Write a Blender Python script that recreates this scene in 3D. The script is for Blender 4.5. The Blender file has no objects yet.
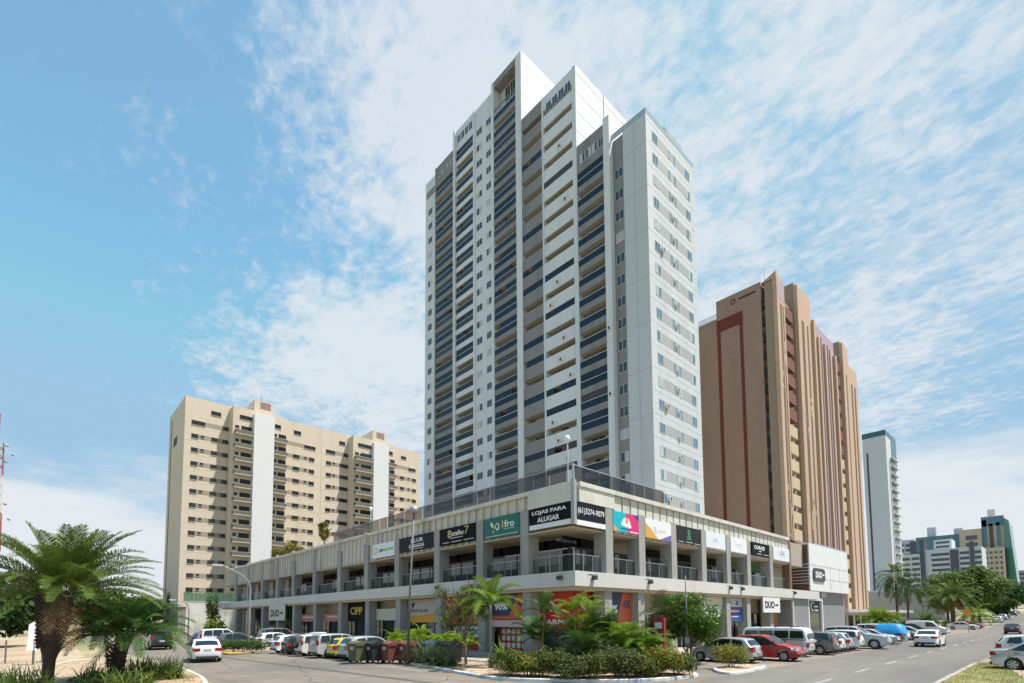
import bpy, bmesh, math, random
from mathutils import Vector, Matrix, noise
R = math.radians
random.seed(11)
SC = bpy.context.scene
COL = SC.collection

# ------------------------------------------------------------------ camera
cam_d = bpy.data.cameras.new("camera")
cam = bpy.data.objects.new("camera", cam_d); COL.objects.link(cam); SC.camera = cam
def _cam_axes(pitch, roll, yaw):
    c, s = math.cos, math.sin
    B = Matrix(((1,0,0),(0,0,-1),(0,1,0)))
    P = Matrix(((1,0,0),(0,c(pitch),s(pitch)),(0,-s(pitch),c(pitch))))
    Q = Matrix(((c(roll),-s(roll),0),(s(roll),c(roll),0),(0,0,1)))
    Y = Matrix(((c(yaw),-s(yaw),0),(s(yaw),c(yaw),0),(0,0,1)))
    return Q @ P @ B @ Y
M = _cam_axes(R(4.0), R(-.375), R(-47.06))
rot = Matrix((M[0], -Vector(M[1]), -Vector(M[2]))).transposed()
cam.matrix_world = Matrix.Translation((0, 0, 2.75)) @ rot.to_4x4()
cam_d.sensor_width = 36.0
cam_d.lens = 518.2/1024*36
cam_d.shift_y = (581.2-341.5)/1024
cam_d.clip_start = 0.1; cam_d.clip_end = 6000

# ------------------------------------------------------------------ light
SUN = Vector((0.37, 0.30, 1.0)).normalized()
SKY_STRENGTH = 0.135
W = bpy.data.worlds.new("World"); SC.world = W; W.use_nodes = True
nt = W.node_tree; N = nt.nodes; L = nt.links
for n in list(N): N.remove(n)
def wn(t, **k):
    n = N.new(t)
    for a, b in k.items(): setattr(n, a, b)
    return n
def wm(op, a, b=None, clamp=False):
    n = wn('ShaderNodeMath', operation=op, use_clamp=clamp)
    for i, v in enumerate((a, b)):
        if v is None: continue
        if isinstance(v, (int, float)): n.inputs[i].default_value = v
        else: L.new(v, n.inputs[i])
    return n.outputs[0]
sky = wn('ShaderNodeTexSky', sky_type='NISHITA', sun_disc=False)
sky.sun_elevation = math.asin(SUN.z); sky.sun_rotation = math.atan2(SUN.x, SUN.y)
sky.altitude = 1000; sky.air_density = 1.0; sky.dust_density = 0.6; sky.ozone_density = 1.6
tc = wn('ShaderNodeTexCoord'); sep = wn('ShaderNodeSeparateXYZ'); L.new(tc.outputs['Generated'], sep.inputs[0])
zc = wm('MAXIMUM', wm('ADD', sep.outputs[2], 0.10), 0.03)
px = wm('DIVIDE', sep.outputs[0], zc); py = wm('DIVIDE', sep.outputs[1], zc)
cmb = wn('ShaderNodeCombineXYZ'); L.new(px, cmb.inputs[0]); L.new(py, cmb.inputs[1])
def wnoise(scale, detail, rough, loc=(0,0,0), rz=0, sc=(1,1,1), dist=0.0):
    mp = wn('ShaderNodeMapping'); mp.inputs['Location'].default_value = loc
    mp.inputs['Rotation'].default_value = (0,0,rz); mp.inputs['Scale'].default_value = sc
    L.new(cmb.outputs[0], mp.inputs[0])
    n = wn('ShaderNodeTexNoise'); n.inputs['Scale'].default_value = scale; n.inputs['Detail'].default_value = detail
    n.inputs['Roughness'].default_value = rough; n.inputs['Distortion'].default_value = dist
    L.new(mp.outputs[0], n.inputs['Vector']); return n.outputs['Fac']
def wramp(v, a, b):
    n = wn('ShaderNodeMapRange', interpolation_type='SMOOTHSTEP'); n.inputs[1].default_value = a; n.inputs[2].default_value = b
    L.new(v, n.inputs[0]); return n.outputs[0]
def blob(d, r0, r1, gain):          # a broad field of cloud in one part of the sky
    dn = wn('ShaderNodeVectorMath', operation='DOT_PRODUCT'); dn.inputs[1].default_value = d
    nv = wn('ShaderNodeVectorMath', operation='NORMALIZE'); L.new(tc.outputs['Generated'], nv.inputs[0]); L.new(nv.outputs[0], dn.inputs[0])
    return wm('MULTIPLY', wramp(dn.outputs['Value'], math.cos(R(r0)), math.cos(R(r1))), gain)
big = wnoise(1.5, 4, 0.6, (2.9, 0.35, 0))
fine = wnoise(8.0, 9, 0.66, (1.7, 4.0, 0), R(25), (1.0, 1.2, 1), 0.2)
ripple = wnoise(24.0, 4, 0.6, (3.0, 9.0, 0), R(70), (1.0, 1.35, 1), 0.4)
fields = wm('ADD', wm('ADD', blob((-.76,.25,.60), 29, 5, .25), blob((-.877,.366,.31), 17, 3, .27)), wm('ADD', blob((-.33,.74,.58), 42, 12, .46), blob((-.50,.43,.75), 20, 4, .06)))
v = wm('ADD', wm('ADD', wm('ADD', wm('MULTIPLY', big, .62), fields), wm('MULTIPLY', fine, 0.62)), wm('MULTIPLY', ripple, 0.42))
dens = wm('ADD', wm('MULTIPLY', wramp(v, 1.08, 1.42), 0.78), 0.03)
# soft bank of bright cloud low over the horizon
bn = wnoise(0.8, 6, 0.6, (5.0, 1.0, 0))
low = wramp(wm('SUBTRACT', wm('MULTIPLY', wm('SUBTRACT', bn, 0.5), 0.45), sep.outputs[2]), -0.29, -0.15)
dens2 = wm('MAXIMUM', dens, wm('MULTIPLY', low, 0.92))
mix = wn('ShaderNodeMixRGB'); L.new(dens2, mix.inputs[0])
tint = wn('ShaderNodeMixRGB', blend_type='MULTIPLY'); tint.inputs[0].default_value = 1.0
L.new(sky.outputs[0], tint.inputs[1]); tint.inputs[2].default_value = (1.20, 1.62, 1.36, 1)
lim = wn('ShaderNodeMixRGB', blend_type='DARKEN'); lim.inputs[0].default_value = 1.0; lim.inputs[2].default_value = (1.72, 2.90, 3.98, 1)
L.new(tint.outputs[0], lim.inputs[1]); L.new(lim.outputs[0], mix.inputs[1])
mix.inputs[2].default_value = (4.2, 4.35, 4.5, 1)
bg = wn('ShaderNodeBackground'); bg.inputs[1].default_value = SKY_STRENGTH
L.new(mix.outputs[0], bg.inputs[0])
wo = wn('ShaderNodeOutputWorld'); L.new(bg.outputs[0], wo.inputs[0])
sd = bpy.data.lights.new("sun", 'SUN'); sd.energy = 5.0; sd.angle = R(0.53); sd.color = (1.0, 0.95, 0.87)
so = bpy.data.objects.new("sun", sd); COL.objects.link(so); so.location = (0, 0, 200)
so.rotation_euler = SUN.to_track_quat('Z', 'Y').to_euler()
SC.view_settings.view_transform = 'Standard'
try: SC.view_settings.look = 'None'
except Exception: pass
SC.view_settings.gamma = 1.0; SC.view_settings.exposure = 0.53
SC.view_settings.use_curve_mapping = False

# ------------------------------------------------------------------ materials
MATS = {}
def mat(name, col, rough=0.8, var=0.0, scale=1.0, detail=5.0, col2=None, patch=(0.5, 0.7), pscale=0.3, bump=0.0, bscale=8.0,
        metal=0.0, stretch=(1,1,1), spec=0.5, transl=0.0, coat=0.0, emit=None, coords='Object', trans=None):
    if name in MATS: return MATS[name]
    m = bpy.data.materials.new(name); m.use_nodes = True
    t = m.node_tree; n = t.nodes; l = t.links
    b = n['Principled BSDF']; out = n['Material Output']
    b.inputs['Base Color'].default_value = (*col, 1); b.inputs['Roughness'].default_value = rough
    b.inputs['Metallic'].default_value = metal; b.inputs['Specular IOR Level'].default_value = spec
    if coat: b.inputs['Coat Weight'].default_value = coat; b.inputs['Coat Roughness'].default_value = 0.05
    if var or col2 or bump:
        tcn = n.new('ShaderNodeTexCoord'); mp = n.new('ShaderNodeMapping'); mp.inputs['Scale'].default_value = stretch
        l.new(tcn.outputs[coords], mp.inputs[0])
    cur = None
    if col2:
        nz = n.new('ShaderNodeTexNoise'); nz.inputs['Scale'].default_value = pscale; nz.inputs['Detail'].default_value = 7; nz.inputs['Roughness'].default_value = .6
        l.new(mp.outputs[0], nz.inputs['Vector'])
        mr = n.new('ShaderNodeMapRange'); mr.inputs[1].default_value = patch[0]; mr.inputs[2].default_value = patch[1]
        l.new(nz.outputs['Fac'], mr.inputs[0])
        mx = n.new('ShaderNodeMixRGB'); mx.inputs[1].default_value = (*col, 1); mx.inputs[2].default_value = (*col2, 1)
        l.new(mr.outputs[0], mx.inputs[0]); cur = mx.outputs[0]
    if var:
        nz = n.new('ShaderNodeTexNoise'); nz.inputs['Scale'].default_value = scale; nz.inputs['Detail'].default_value = detail; nz.inputs['Roughness'].default_value = .65
        l.new(mp.outputs[0], nz.inputs['Vector'])
        mr = n.new('ShaderNodeMapRange'); mr.inputs[1].default_value = .25; mr.inputs[2].default_value = .75
        mr.inputs[3].default_value = 1-var; mr.inputs[4].default_value = 1+var
        l.new(nz.outputs['Fac'], mr.inputs[0])
        hs = n.new('ShaderNodeHueSaturation'); l.new(mr.outputs[0], hs.inputs['Value'])
        if cur: l.new(cur, hs.inputs['Color'])
        else: hs.inputs['Color'].default_value = (*col, 1)
        cur = hs.outputs[0]
    if cur: l.new(cur, b.inputs['Base Color'])
    if bump:
        nz = n.new('ShaderNodeTexNoise'); nz.inputs['Scale'].default_value = bscale; nz.inputs['Detail'].default_value = 6
        l.new(mp.outputs[0], nz.inputs['Vector'])
        bp = n.new('ShaderNodeBump'); bp.inputs['Strength'].default_value = bump; bp.inputs['Distance'].default_value = .05
        l.new(nz.outputs['Fac'], bp.inputs['Height']); l.new(bp.outputs[0], b.inputs['Normal'])
    if transl:
        tr = n.new('ShaderNodeBsdfTranslucent'); ms = n.new('ShaderNodeMixShader'); ms.inputs[0].default_value = transl
        tint = (min(1, col[0]*1.5), min(1, col[1]*1.5), col[2])
        if cur: l.new(cur, tr.inputs[0])
        else: tr.inputs[0].default_value = (*tint, 1)
        l.new(b.outputs[0], ms.inputs[1]); l.new(tr.outputs[0], ms.inputs[2]); l.new(ms.outputs[0], out.inputs[0])
    if trans is not None:                                  # thin clear pane: partly see-through, partly mirror-like
        tp = n.new('ShaderNodeBsdfTransparent'); tp.inputs[0].default_value = (*trans[1], 1)
        ms = n.new('ShaderNodeMixShader'); fr = n.new('ShaderNodeFresnel'); fr.inputs[0].default_value = 1.45
        ad = n.new('ShaderNodeMath'); ad.operation = 'ADD'; ad.use_clamp = True; ad.inputs[1].default_value = trans[0]
        l.new(fr.outputs[0], ad.inputs[0]); l.new(ad.outputs[0], ms.inputs[0])
        l.new(tp.outputs[0], ms.inputs[1]); l.new(b.outputs[0], ms.inputs[2]); l.new(ms.outputs[0], out.inputs[0])
    if emit:
        b.inputs['Emission Color'].default_value = (*emit[:3], 1); b.inputs['Emission Strength'].default_value = emit[3]
    MATS[name] = m; return m

# ------------------------------------------------------------------ object helpers
ORG = {}
def tag(o, label=None, cat=None, group=None, kind=None):
    if label: o['label'] = label
    if cat: o['category'] = cat
    if group: o['group'] = group
    if kind: o['kind'] = kind
    return o
def thing(name, label, cat, loc=(0,0,0), group=None, rz=0.0):
    o = bpy.data.objects.new(name, None); COL.objects.link(o)
    o.location = loc; o.rotation_euler = (0, 0, rz); o.empty_display_size = .3
    ORG[o.name] = Vector(loc)
    return tag(o, label, cat, group)
class MB:
    def __init__(s): s.v = []; s.f = []; s.mi = []; s.m = 0; s.sm = []; s.smooth = False
    def add(s, vs, fs):
        o = len(s.v); s.v.extend([tuple(p) for p in vs])
        for f in fs: s.f.append([i+o for i in f]); s.mi.append(s.m); s.sm.append(s.smooth)
        return s
    def box(s, x0, x1, y0, y1, z0, z1):
        if x0 > x1: x0, x1 = x1, x0
        if y0 > y1: y0, y1 = y1, y0
        if z0 > z1: z0, z1 = z1, z0
        return s.add([(x0,y0,z0),(x1,y0,z0),(x1,y1,z0),(x0,y1,z0),(x0,y0,z1),(x1,y0,z1),(x1,y1,z1),(x0,y1,z1)],
                     [(0,3,2,1),(4,5,6,7),(0,1,5,4),(1,2,6,5),(2,3,7,6),(3,0,4,7)])
    def prism(s, poly, z0, z1, bottom=True):
        n = len(poly)
        a = sum(poly[i][0]*poly[(i+1)%n][1]-poly[(i+1)%n][0]*poly[i][1] for i in range(n))
        if a < 0: poly = poly[::-1]
        vs = [(x,y,z0) for x,y in poly]+[(x,y,z1) for x,y in poly]
        fs = [tuple(range(n,2*n))]+[(i,(i+1)%n,n+(i+1)%n,n+i) for i in range(n)]
        if bottom: fs.append(tuple(range(n-1,-1,-1)))
        return s.add(vs, fs)
    def quad(s, *p): return s.add(p, [tuple(range(len(p)))])
    def tube(s, pts, rad, seg=8, cap=True):
        pts = [Vector(p) for p in pts]; n = len(pts)
        if not hasattr(rad, '__len__'): rad = [rad]*n
        vs = []; prev = None
        for i, p in enumerate(pts):
            d = (pts[min(i+1,n-1)]-pts[max(i-1,0)]).normalized()
            if prev is None:
                a = Vector((1,0,0)) if abs(d.x) < .9 else Vector((0,1,0)); u = d.cross(a).normalized()
            else:
                u = (prev-d*prev.dot(d)).normalized()
            prev = u; w = d.cross(u)
            for k in range(seg):
                t = 2*math.pi*k/seg; vs.append(p+(u*math.cos(t)+w*math.sin(t))*rad[i])
        fs = []
        for i in range(n-1):
            for k in range(seg):
                fs.append((i*seg+k, i*seg+(k+1)%seg, (i+1)*seg+(k+1)%seg, (i+1)*seg+k))
        if cap: fs.append(tuple(range(seg-1,-1,-1))); fs.append(tuple((n-1)*seg+k for k in range(seg)))
        return s.add(vs, fs)
    def cyl(s, c, r, z0, z1, seg=16): return s.tube([(c[0],c[1],z0),(c[0],c[1],z1)], r, seg)
    def mesh(s, name, mats):
        me = bpy.data.meshes.new(name); me.from_pydata(s.v, [], s.f)
        if not isinstance(mats, (list, tuple)): mats = [mats]
        for m in mats: me.materials.append(m)
        me.polygons.foreach_set('material_index', s.mi)
        me.polygons.foreach_set('use_smooth', s.sm)
        me.update(); return me
    def build(s, name, mats, parent=None, kind=None):
        if parent is not None:
            o = ORG.get(parent.name, Vector())
            if o.length > 0: s.v = [(a-o.x, b-o.y, c-o.z) for a,b,c in s.v]
        ob = bpy.data.objects.new(name, s.mesh(name, mats)); COL.objects.link(ob)
        if parent is not None: ob.parent = parent; ORG[ob.name] = ORG.get(parent.name, Vector())
        else: ORG[ob.name] = Vector()
        if kind: ob['kind'] = kind
        return ob
def inst(name, mesh, parent=None, loc=(0,0,0), rz=0.0):
    ob = bpy.data.objects.new(name, mesh); COL.objects.link(ob)
    if parent is not None:
        o = ORG.get(parent.name, Vector()); ob.parent = parent; ob.location = Vector(loc)-o
    else: ob.location = loc
    ob.rotation_euler = (0,0,rz); ORG[ob.name] = Vector(loc)
    return ob
def settle(o, loc, rz=0.0, s=1.0):
    o.location = loc; o.rotation_euler = (0,0,rz); o.scale = (s,s,s); return o
def copy_tree(o, parent=None):
    c = o.copy(); COL.objects.link(c)
    if parent is not None: c.parent = parent; c.matrix_parent_inverse = o.matrix_parent_inverse
    for ch in list(KIDS.get(o.name, ())): copy_tree(ch, c)
    KIDS[c.name] = [k for k in COL.objects if k.parent == c] if False else KIDS.get(c.name, [])
    if parent is not None: KIDS.setdefault(parent.name, []).append(c)
    return c
KIDS = {}
def reg(root):                      # remember the parts of a finished thing for copy_tree
    for ch in root.children:
        KIDS.setdefault(root.name, []).append(ch); reg(ch)
    return root
class Face:                         # an upright facade: u to the viewer's right, v up, d out of the wall
    def __init__(s, o, u, n): s.o = Vector(o); s.u = Vector(u); s.n = Vector(n)
    def p(s, u, v, d=0.0): return s.o+s.u*u+s.n*d+Vector((0,0,v))
    def box(s, mb, u0, u1, v0, v1, d0, d1):
        a = s.p(u0,v0,d0); b = s.p(u1,v1,d1); return mb.box(a.x,b.x,a.y,b.y,a.z,b.z)
    def poly(s, mb, pts, d): return mb.quad(*[s.p(a,b,d) for a,b in pts])
def FY(y): return Face((0,y,0),(1,0,0),(0,-1,0))      # faces -y, u = world x
def FX(x): return Face((x,0,0),(0,1,0),(1,0,0))       # faces +x, u = world y
_tx = {}
def text_part(name, s, fr, u0, u1, v0, v1, d, m, parent, bold=0.0, fit=True):
    cu = bpy.data.curves.new('t', 'FONT'); cu.body = s; cu.size = 1.0; cu.extrude = 0.0; cu.offset = bold; cu.resolution_u = 3
    cu.fill_mode = 'FRONT'
    to = bpy.data.objects.new('t', cu); COL.objects.link(to)
    dg = bpy.context.evaluated_depsgraph_get(); me = bpy.data.meshes.new_from_object(to.evaluated_get(dg))
    bpy.data.objects.remove(to)
    xs = [q.co.x for q in me.vertices]; ys = [q.co.y for q in me.vertices]
    ax, bx, ay, by = min(xs), max(xs), min(ys), max(ys)
    sx = (u1-u0)/(bx-ax); sy = (v1-v0)/(by-ay)
    mb = MB(); mb.v = [tuple(fr.p(u0+(q.co.x-ax)*sx, v0+(q.co.y-ay)*sy, d)) for q in me.vertices]
    for p in me.polygons: mb.f.append(list(p.vertices)); mb.mi.append(0); mb.sm.append(False)
    bpy.data.meshes.remove(me)
    return mb.build(name, m, parent)
def capped(name, meshes, mats, parent, cap=100):
    """meshes: list of MB, largest first; the first ones become parts, the rest one 'stuff' part"""
    for mb in meshes[:cap]: mb.build(name, mats, parent)
    if len(meshes) > cap:
        a = MB()
        for mb in meshes[cap:]:
            o = len(a.v); a.v += mb.v; a.f += [[i+o for i in f] for f in mb.f]; a.mi += mb.mi; a.sm += mb.sm
        a.build(name, mats, parent, 'stuff')

# base materials
M_WHITE = mat('white_paint', (.62,.645,.67), .7, .05, .9, col2=(.50,.52,.54), patch=(.52,.74), pscale=.55, stretch=(1,1,.07))
M_GREYP = mat('grey_paint', (.225,.22,.22), .75, .08, .8, col2=(.17,.165,.165), patch=(.52,.74), pscale=.5, stretch=(1,1,.08))
M_PANEL = mat('pale_grey_panel', (.50,.525,.545), .7, .05, .5, col2=(.43,.45,.47), patch=(.5,.74), pscale=.4, stretch=(1,1,.08))
M_BEIGEIN = mat('loggia_plaster', (.42,.385,.33), .85, .08, .6)
M_BLUEGL = mat('blue_tinted_glass', (.010,.020,.036), .15, .3, .15, spec=.32)
M_SMOKE = mat('smoked_glass', (.055,.052,.053), .25, .25, .2, spec=.3)
M_WINGL = mat('window_glass', (.03,.04,.045), .06, .4, .25, spec=.8)
M_ALU = mat('white_aluminium', (.70,.72,.73), .4)
M_DARK = mat('dark_metal', (.03,.03,.033), .5)
M_BLACK = mat('black_plastic', (.015,.015,.016), .6)
M_STEEL = mat('grey_steel', (.35,.36,.37), .45, .1, 2, metal=.3)
M_CONC = mat('concrete', (.30,.295,.28), .85, .10, .8, col2=(.22,.21,.20), patch=(.5,.75), pscale=.4, bump=.12, stretch=(1,1,.4))
M_CONCL = mat('light_concrete', (.46,.45,.42), .85, .07, .6, col2=(.36,.34,.31), patch=(.52,.75), pscale=.35, stretch=(1,1,.35))
M_CREAM = mat('cream_wall', (.52,.47,.37), .85, .06, .4, col2=(.44,.39,.30), patch=(.5,.75), pscale=.2, stretch=(1,1,.3))
M_CLEAR = mat('clear_glass', (.12,.15,.145), .05, spec=.6, trans=(.06, (.90,.94,.93)))
# ------------------------------------------------------------------ ground, roads, pavements
def gz(y):
    t = max(0.0, y-118.0)
    return 14.0*(1-math.exp(-t*t/(2*(t+60.0)*165.0))) if t > 0 else 0.0
M_ASPH = mat('asphalt', (.130,.116,.103), .9, .16, 1.5, 8, col2=(.21,.175,.14), patch=(.40,.66), pscale=.13, bump=.15, bscale=25)
M_ASPH2 = mat('road_asphalt', (.112,.107,.10), .9, .10, 1.2, 8, col2=(.185,.165,.14), patch=(.42,.68), pscale=.07, bump=.12, bscale=25, stretch=(1.6,.35,1))
M_BAY = mat('parking_paving', (.20,.175,.15), .92, .16, 1.2, 8, col2=(.30,.22,.16), patch=(.46,.66), pscale=.22, bump=.15, bscale=20)
M_PAVE = mat('pavement_concrete', (.40,.35,.29), .9, .12, .8, 8, col2=(.30,.25,.20), patch=(.45,.7), pscale=.3, bump=.1)
M_SOIL = mat('red_soil', (.42,.31,.21), .95, .2, 1.3, 8, col2=(.27,.19,.12), patch=(.46,.66), pscale=.7, bump=.3)
M_DRY = mat('dry_ground', (.33,.27,.17), .95, .2, .08, 8, col2=(.14,.16,.06), patch=(.42,.62), pscale=.03, bump=.2)
M_LAWN = mat('lawn_soil', (.16,.17,.05), .95, .25, 1.5, 8, col2=(.32,.26,.11), patch=(.45,.65), pscale=.9, bump=.3)
M_KERB = mat('kerb_paint', (.66,.66,.64), .85, .10, 2.5, 6, col2=(.45,.41,.36), patch=(.48,.66), pscale=.7, bump=.15)
M_KERBB = mat('blue_kerb_paint', (.30,.40,.52), .85, .15, 2.5, 6, col2=(.55,.55,.53), patch=(.45,.6), pscale=2.2)
M_LINE = mat('worn_road_paint', (.38,.38,.37), .85, .25, 2.0, 6, col2=(.17,.165,.16), patch=(.42,.62), pscale=2.5)
M_YELLOW = mat('worn_yellow_paint', (.50,.33,.06), .85, .2, 2.0, 6, col2=(.35,.28,.18), patch=(.45,.65), pscale=2)
def weathered(m, spot, dust):
    t = m.node_tree; n = t.nodes; l = t.links; bs = n['Principled BSDF']; src = bs.inputs['Base Color'].links[0].from_socket
    tcn = n.new('ShaderNodeTexCoord')
    def layer(cur, sc, stretch, a, b_, colr, amt):
        mp = n.new('ShaderNodeMapping'); mp.inputs['Scale'].default_value = stretch; l.new(tcn.outputs['Object'], mp.inputs[0])
        z = n.new('ShaderNodeTexNoise'); z.inputs['Scale'].default_value = sc; z.inputs['Detail'].default_value = 6; z.inputs['Roughness'].default_value = .65; l.new(mp.outputs[0], z.inputs['Vector'])
        r = n.new('ShaderNodeMapRange'); r.inputs[1].default_value = a; r.inputs[2].default_value = b_; r.inputs[4].default_value = amt; l.new(z.outputs['Fac'], r.inputs[0])
        x = n.new('ShaderNodeMixRGB'); l.new(r.outputs[0], x.inputs[0]); l.new(cur, x.inputs[1]); x.inputs[2].default_value = (*colr, 1); return x.outputs[0]
    cur = layer(src, .55, spot[1], .50, .72, spot[0], .55)
    cur = layer(cur, 1.9, (1,1,1), .60, .70, tuple(c*.75 for c in spot[0]), .6)
    cur = layer(cur, .22, (1,1,1), .50, .70, dust, .6)
    cur = layer(cur, 40, (1,1,1), .52, .70, tuple(min(1, c*2.2) for c in spot[0]), .35)
    l.new(cur, bs.inputs['Base Color'])
weathered(M_ASPH, ((.085,.077,.070),(.12,1,1)), (.24,.19,.14)); weathered(M_ASPH2, ((.085,.080,.075),(1,.08,1)), (.20,.17,.14)); weathered(M_BAY, ((.075,.065,.058),(1,1,1)), (.30,.22,.16))
def strip(name, x0, x1, ys, dz, m, kind='structure'):
    mb = MB(); n = len(ys)
    vs = []
    for y in ys: vs += [(x0,y,gz(y)+dz),(x1,y,gz(y)+dz)]
    mb.add(vs, [(2*i,2*i+1,2*i+3,2*i+2) for i in range(n-1)])
    return mb.build(name, m, kind=kind)
mb = MB(); xs = [-3000,-1200,-400,-150,-60,0,60,200,800,3000]
ys = [-2500,-600,-100,0,60,118]+[118+12*i for i in range(1,32)]+[520,700,1200,3000]
vs = [(x,y,gz(y)) for y in ys for x in xs]; nx = len(xs)
mb.add(vs, [(j*nx+i,j*nx+i+1,(j+1)*nx+i+1,(j+1)*nx+i) for j in range(len(ys)-1) for i in range(nx-1)])
mb.build('ground', M_DRY, kind='structure')
ysr = [-90,-40,0,30,60,90,118]+[118+10*i for i in range(1,42)]
strip('main_road', -10.9, -3.75, ysr, .012, M_ASPH2)
strip('parking_bays', -17.2, -10.9, [28,60,90,118]+[118+10*i for i in range(1,10)], .010, M_BAY)
strip('roadside_parking', -3.75, 2.6, [38.4,60,90,118,140,170], .010, M_BAY)
mb = MB(); mb.prism([(-150,6.0),(-10.9,6.0),(-10.9,28),(-14.2,28),(-20,20.2),(-24.0,20.2),(-150,20.2)], -.02, .008, False); mb.build('side_street', M_ASPH, kind='structure')
mb = MB(); mb.prism([(-46,14.6),(-22.5,14.6),(-22.5,20.2),(-46,20.2)], -.02, .014, False); mb.build('street_parking', M_BAY, kind='structure')
mb = MB()
for k in range(-3, 40):
    y = 29.0+k*6.1
    mb.quad((-7.25,y,gz(y)+.017),(-7.10,y,gz(y)+.017),(-7.10,y+2.6,gz(y+2.6)+.017),(-7.25,y+2.6,gz(y+2.6)+.017))
mb.build('centre_line', M_LINE, kind='structure')
# bay lines on the ground
mb = MB()
for i in range(30): mb.quad((-16.6,29.1+2.75*i,.018),(-11.0,29.1+2.75*i,.018),(-11.0,29.2+2.75*i,.018),(-16.6,29.2+2.75*i,.018))
for i in range(8): mb.quad((-45+2.75*i,14.7,.021),(-44.9+2.75*i,14.7,.021),(-44.9+2.75*i,19.6,.021),(-45+2.75*i,19.6,.021))
mb.build('bay_lines', M_LINE, kind='structure')
def inset(poly, d):
    n = len(poly); a = sum(poly[i][0]*poly[(i+1)%n][1]-poly[(i+1)%n][0]*poly[i][1] for i in range(n))
    if a < 0: poly = poly[::-1]
    out = []
    for i in range(n):
        p0 = Vector(poly[i-1]).to_2d(); p1 = Vector(poly[i]).to_2d(); p2 = Vector(poly[(i+1)%n]).to_2d()
        e1 = (p1-p0).normalized(); e2 = (p2-p1).normalized()
        n1 = Vector((-e1.y,e1.x)); n2 = Vector((-e2.y,e2.x)); b = (n1+n2)
        if b.length < 1e-4: b = n1
        b.normalize(); k = d/max(.4, b.dot(n1)); out.append((p1.x+b.x*k, p1.y+b.y*k))
    return out
def smooth_poly(poly, it=2):
    for _ in range(it):
        out = []
        for i in range(len(poly)):
            a = poly[i]; b = poly[(i+1)%len(poly)]
            out += [(a[0]*.75+b[0]*.25,a[1]*.75+b[1]*.25),(a[0]*.25+b[0]*.75,a[1]*.25+b[1]*.75)]
        poly = out
    return poly
def island(name, poly, m, h=.14, kw=.16, sm=2, km=None):
    poly = smooth_poly(poly, sm) if sm else poly
    inn = inset(poly, kw)
    n = len(poly); a = sum(poly[i][0]*poly[(i+1)%n][1]-poly[(i+1)%n][0]*poly[i][1] for i in range(n))
    if a < 0: poly = poly[::-1]
    mb = MB()
    vs = [(x,y,0) for x,y in poly]+[(x,y,h-.02) for x,y in poly]+[(p[0]*.8+q[0]*.2,p[1]*.8+q[1]*.2,h) for p,q in zip(poly,inn)]+[(x,y,h) for x,y in inn]+[(x,y,h-.08) for x,y in inn]
    fs = []
    for r in range(4):
        for i in range(n):
            j = (i+1)%n; fs.append((r*n+i, r*n+j, (r+1)*n+j, (r+1)*n+i))
    mb.add(vs, fs)
    acc = 0.0
    for fi in range(len(fs)):
        i = fi % n
        mb.mi[fi] = 1 if (math.floor((poly[i][0]*.55+poly[i][1]*.4)) % 5 == 0) else 0
    mb.build(name+'_kerb', [km or M_KERB, M_KERBB if km is None else km], kind='structure')
    mb = MB(); mb.prism(inn, h-.06, h-.015, False); mb.build(name, m, kind='structure')
M_CKERB = mat('bare_kerb', (.36,.33,.28), .9, .12, 2, 6, col2=(.28,.22,.16), patch=(.48,.66), pscale=.8)
island('planting_island', [(-28.6,16.7),(-24.2,16.2),(-19.5,15.3),(-16.8,15.1),(-13.4,17.5),(-12.0,19.6),(-11.4,22.6),(-13.2,23.4),(-17.5,20.6),(-24.5,19.7),(-28.6,19.2)], M_SOIL)
island('bay_island', [(-12.6,25.3),(-10.9,23.6),(-10.75,25.6),(-10.95,29.0),(-12.3,28.9),(-12.6,27)], M_SOIL)
island('shop_pavement', [(-110,20.2),(-24.6,20.2),(-17.6,22.2),(-14.2,28.2),(-17.2,29.4),(-17.2,150),(-40,150),(-40,40),(-110,40)], M_PAVE, sm=0, km=M_CKERB)
island('palm_island', [(-24.2,5.5),(-26.4,5.9),(-29.3,6.2),(-37.5,6.4),(-42.6,5.7),(-45.5,4.2),(-46,2.4),(-42,1.2),(-36,-.5),(-34,-12),(-12,-14),(-10,-4),(-18,3.5)], M_SOIL, km=M_KERB)
island('verge_island', [(-46.0,13.6),(-44.4,11.0),(-52,11.6),(-60,15.6),(-60,19.5),(-46.2,19.5)], M_SOIL, km=M_CKERB)
mb = MB(); mb.prism(smooth_poly([(-44.1,11.4),(-45.5,11.2),(-53,12.0),(-53,12.5),(-46,12.4),(-45,13.9)],1), .05, .146, False); mb.build('painted_kerb_edge', M_YELLOW, kind='structure')
# right-hand verge: kerb line, lawn, pavement
mb = MB()
for i in range(60):
    y = -20+i*1.0
    if y < 38: mb.box(-3.75,-3.58,y+.01,y+.99,0,.13+random.uniform(-.01,.01))
mb.build('verge_kerb', M_CKERB, kind='structure')
mb = MB(); mb.prism([(-3.58,-20),(-3.58,38.3),(-3.3,38.6),(-2.3,36),(-1.3,29.5),(-.8,20),(-.5,-20)], -.02, .10, False); mb.build('verge_lawn', M_LAWN, kind='structure')
mb = MB(); mb.prism([(-.5,-20),(-.8,20),(-1.3,29.5),(-2.3,36),(-2.6,38.3),(3.5,38.3),(6,-20)], -.02, .105, False); mb.build('verge_pavement', mat('pink_pavement', (.52,.40,.31), .92, .10, .6, 7, col2=(.42,.31,.23), patch=(.48,.7), pscale=.3), kind='structure')
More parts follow.
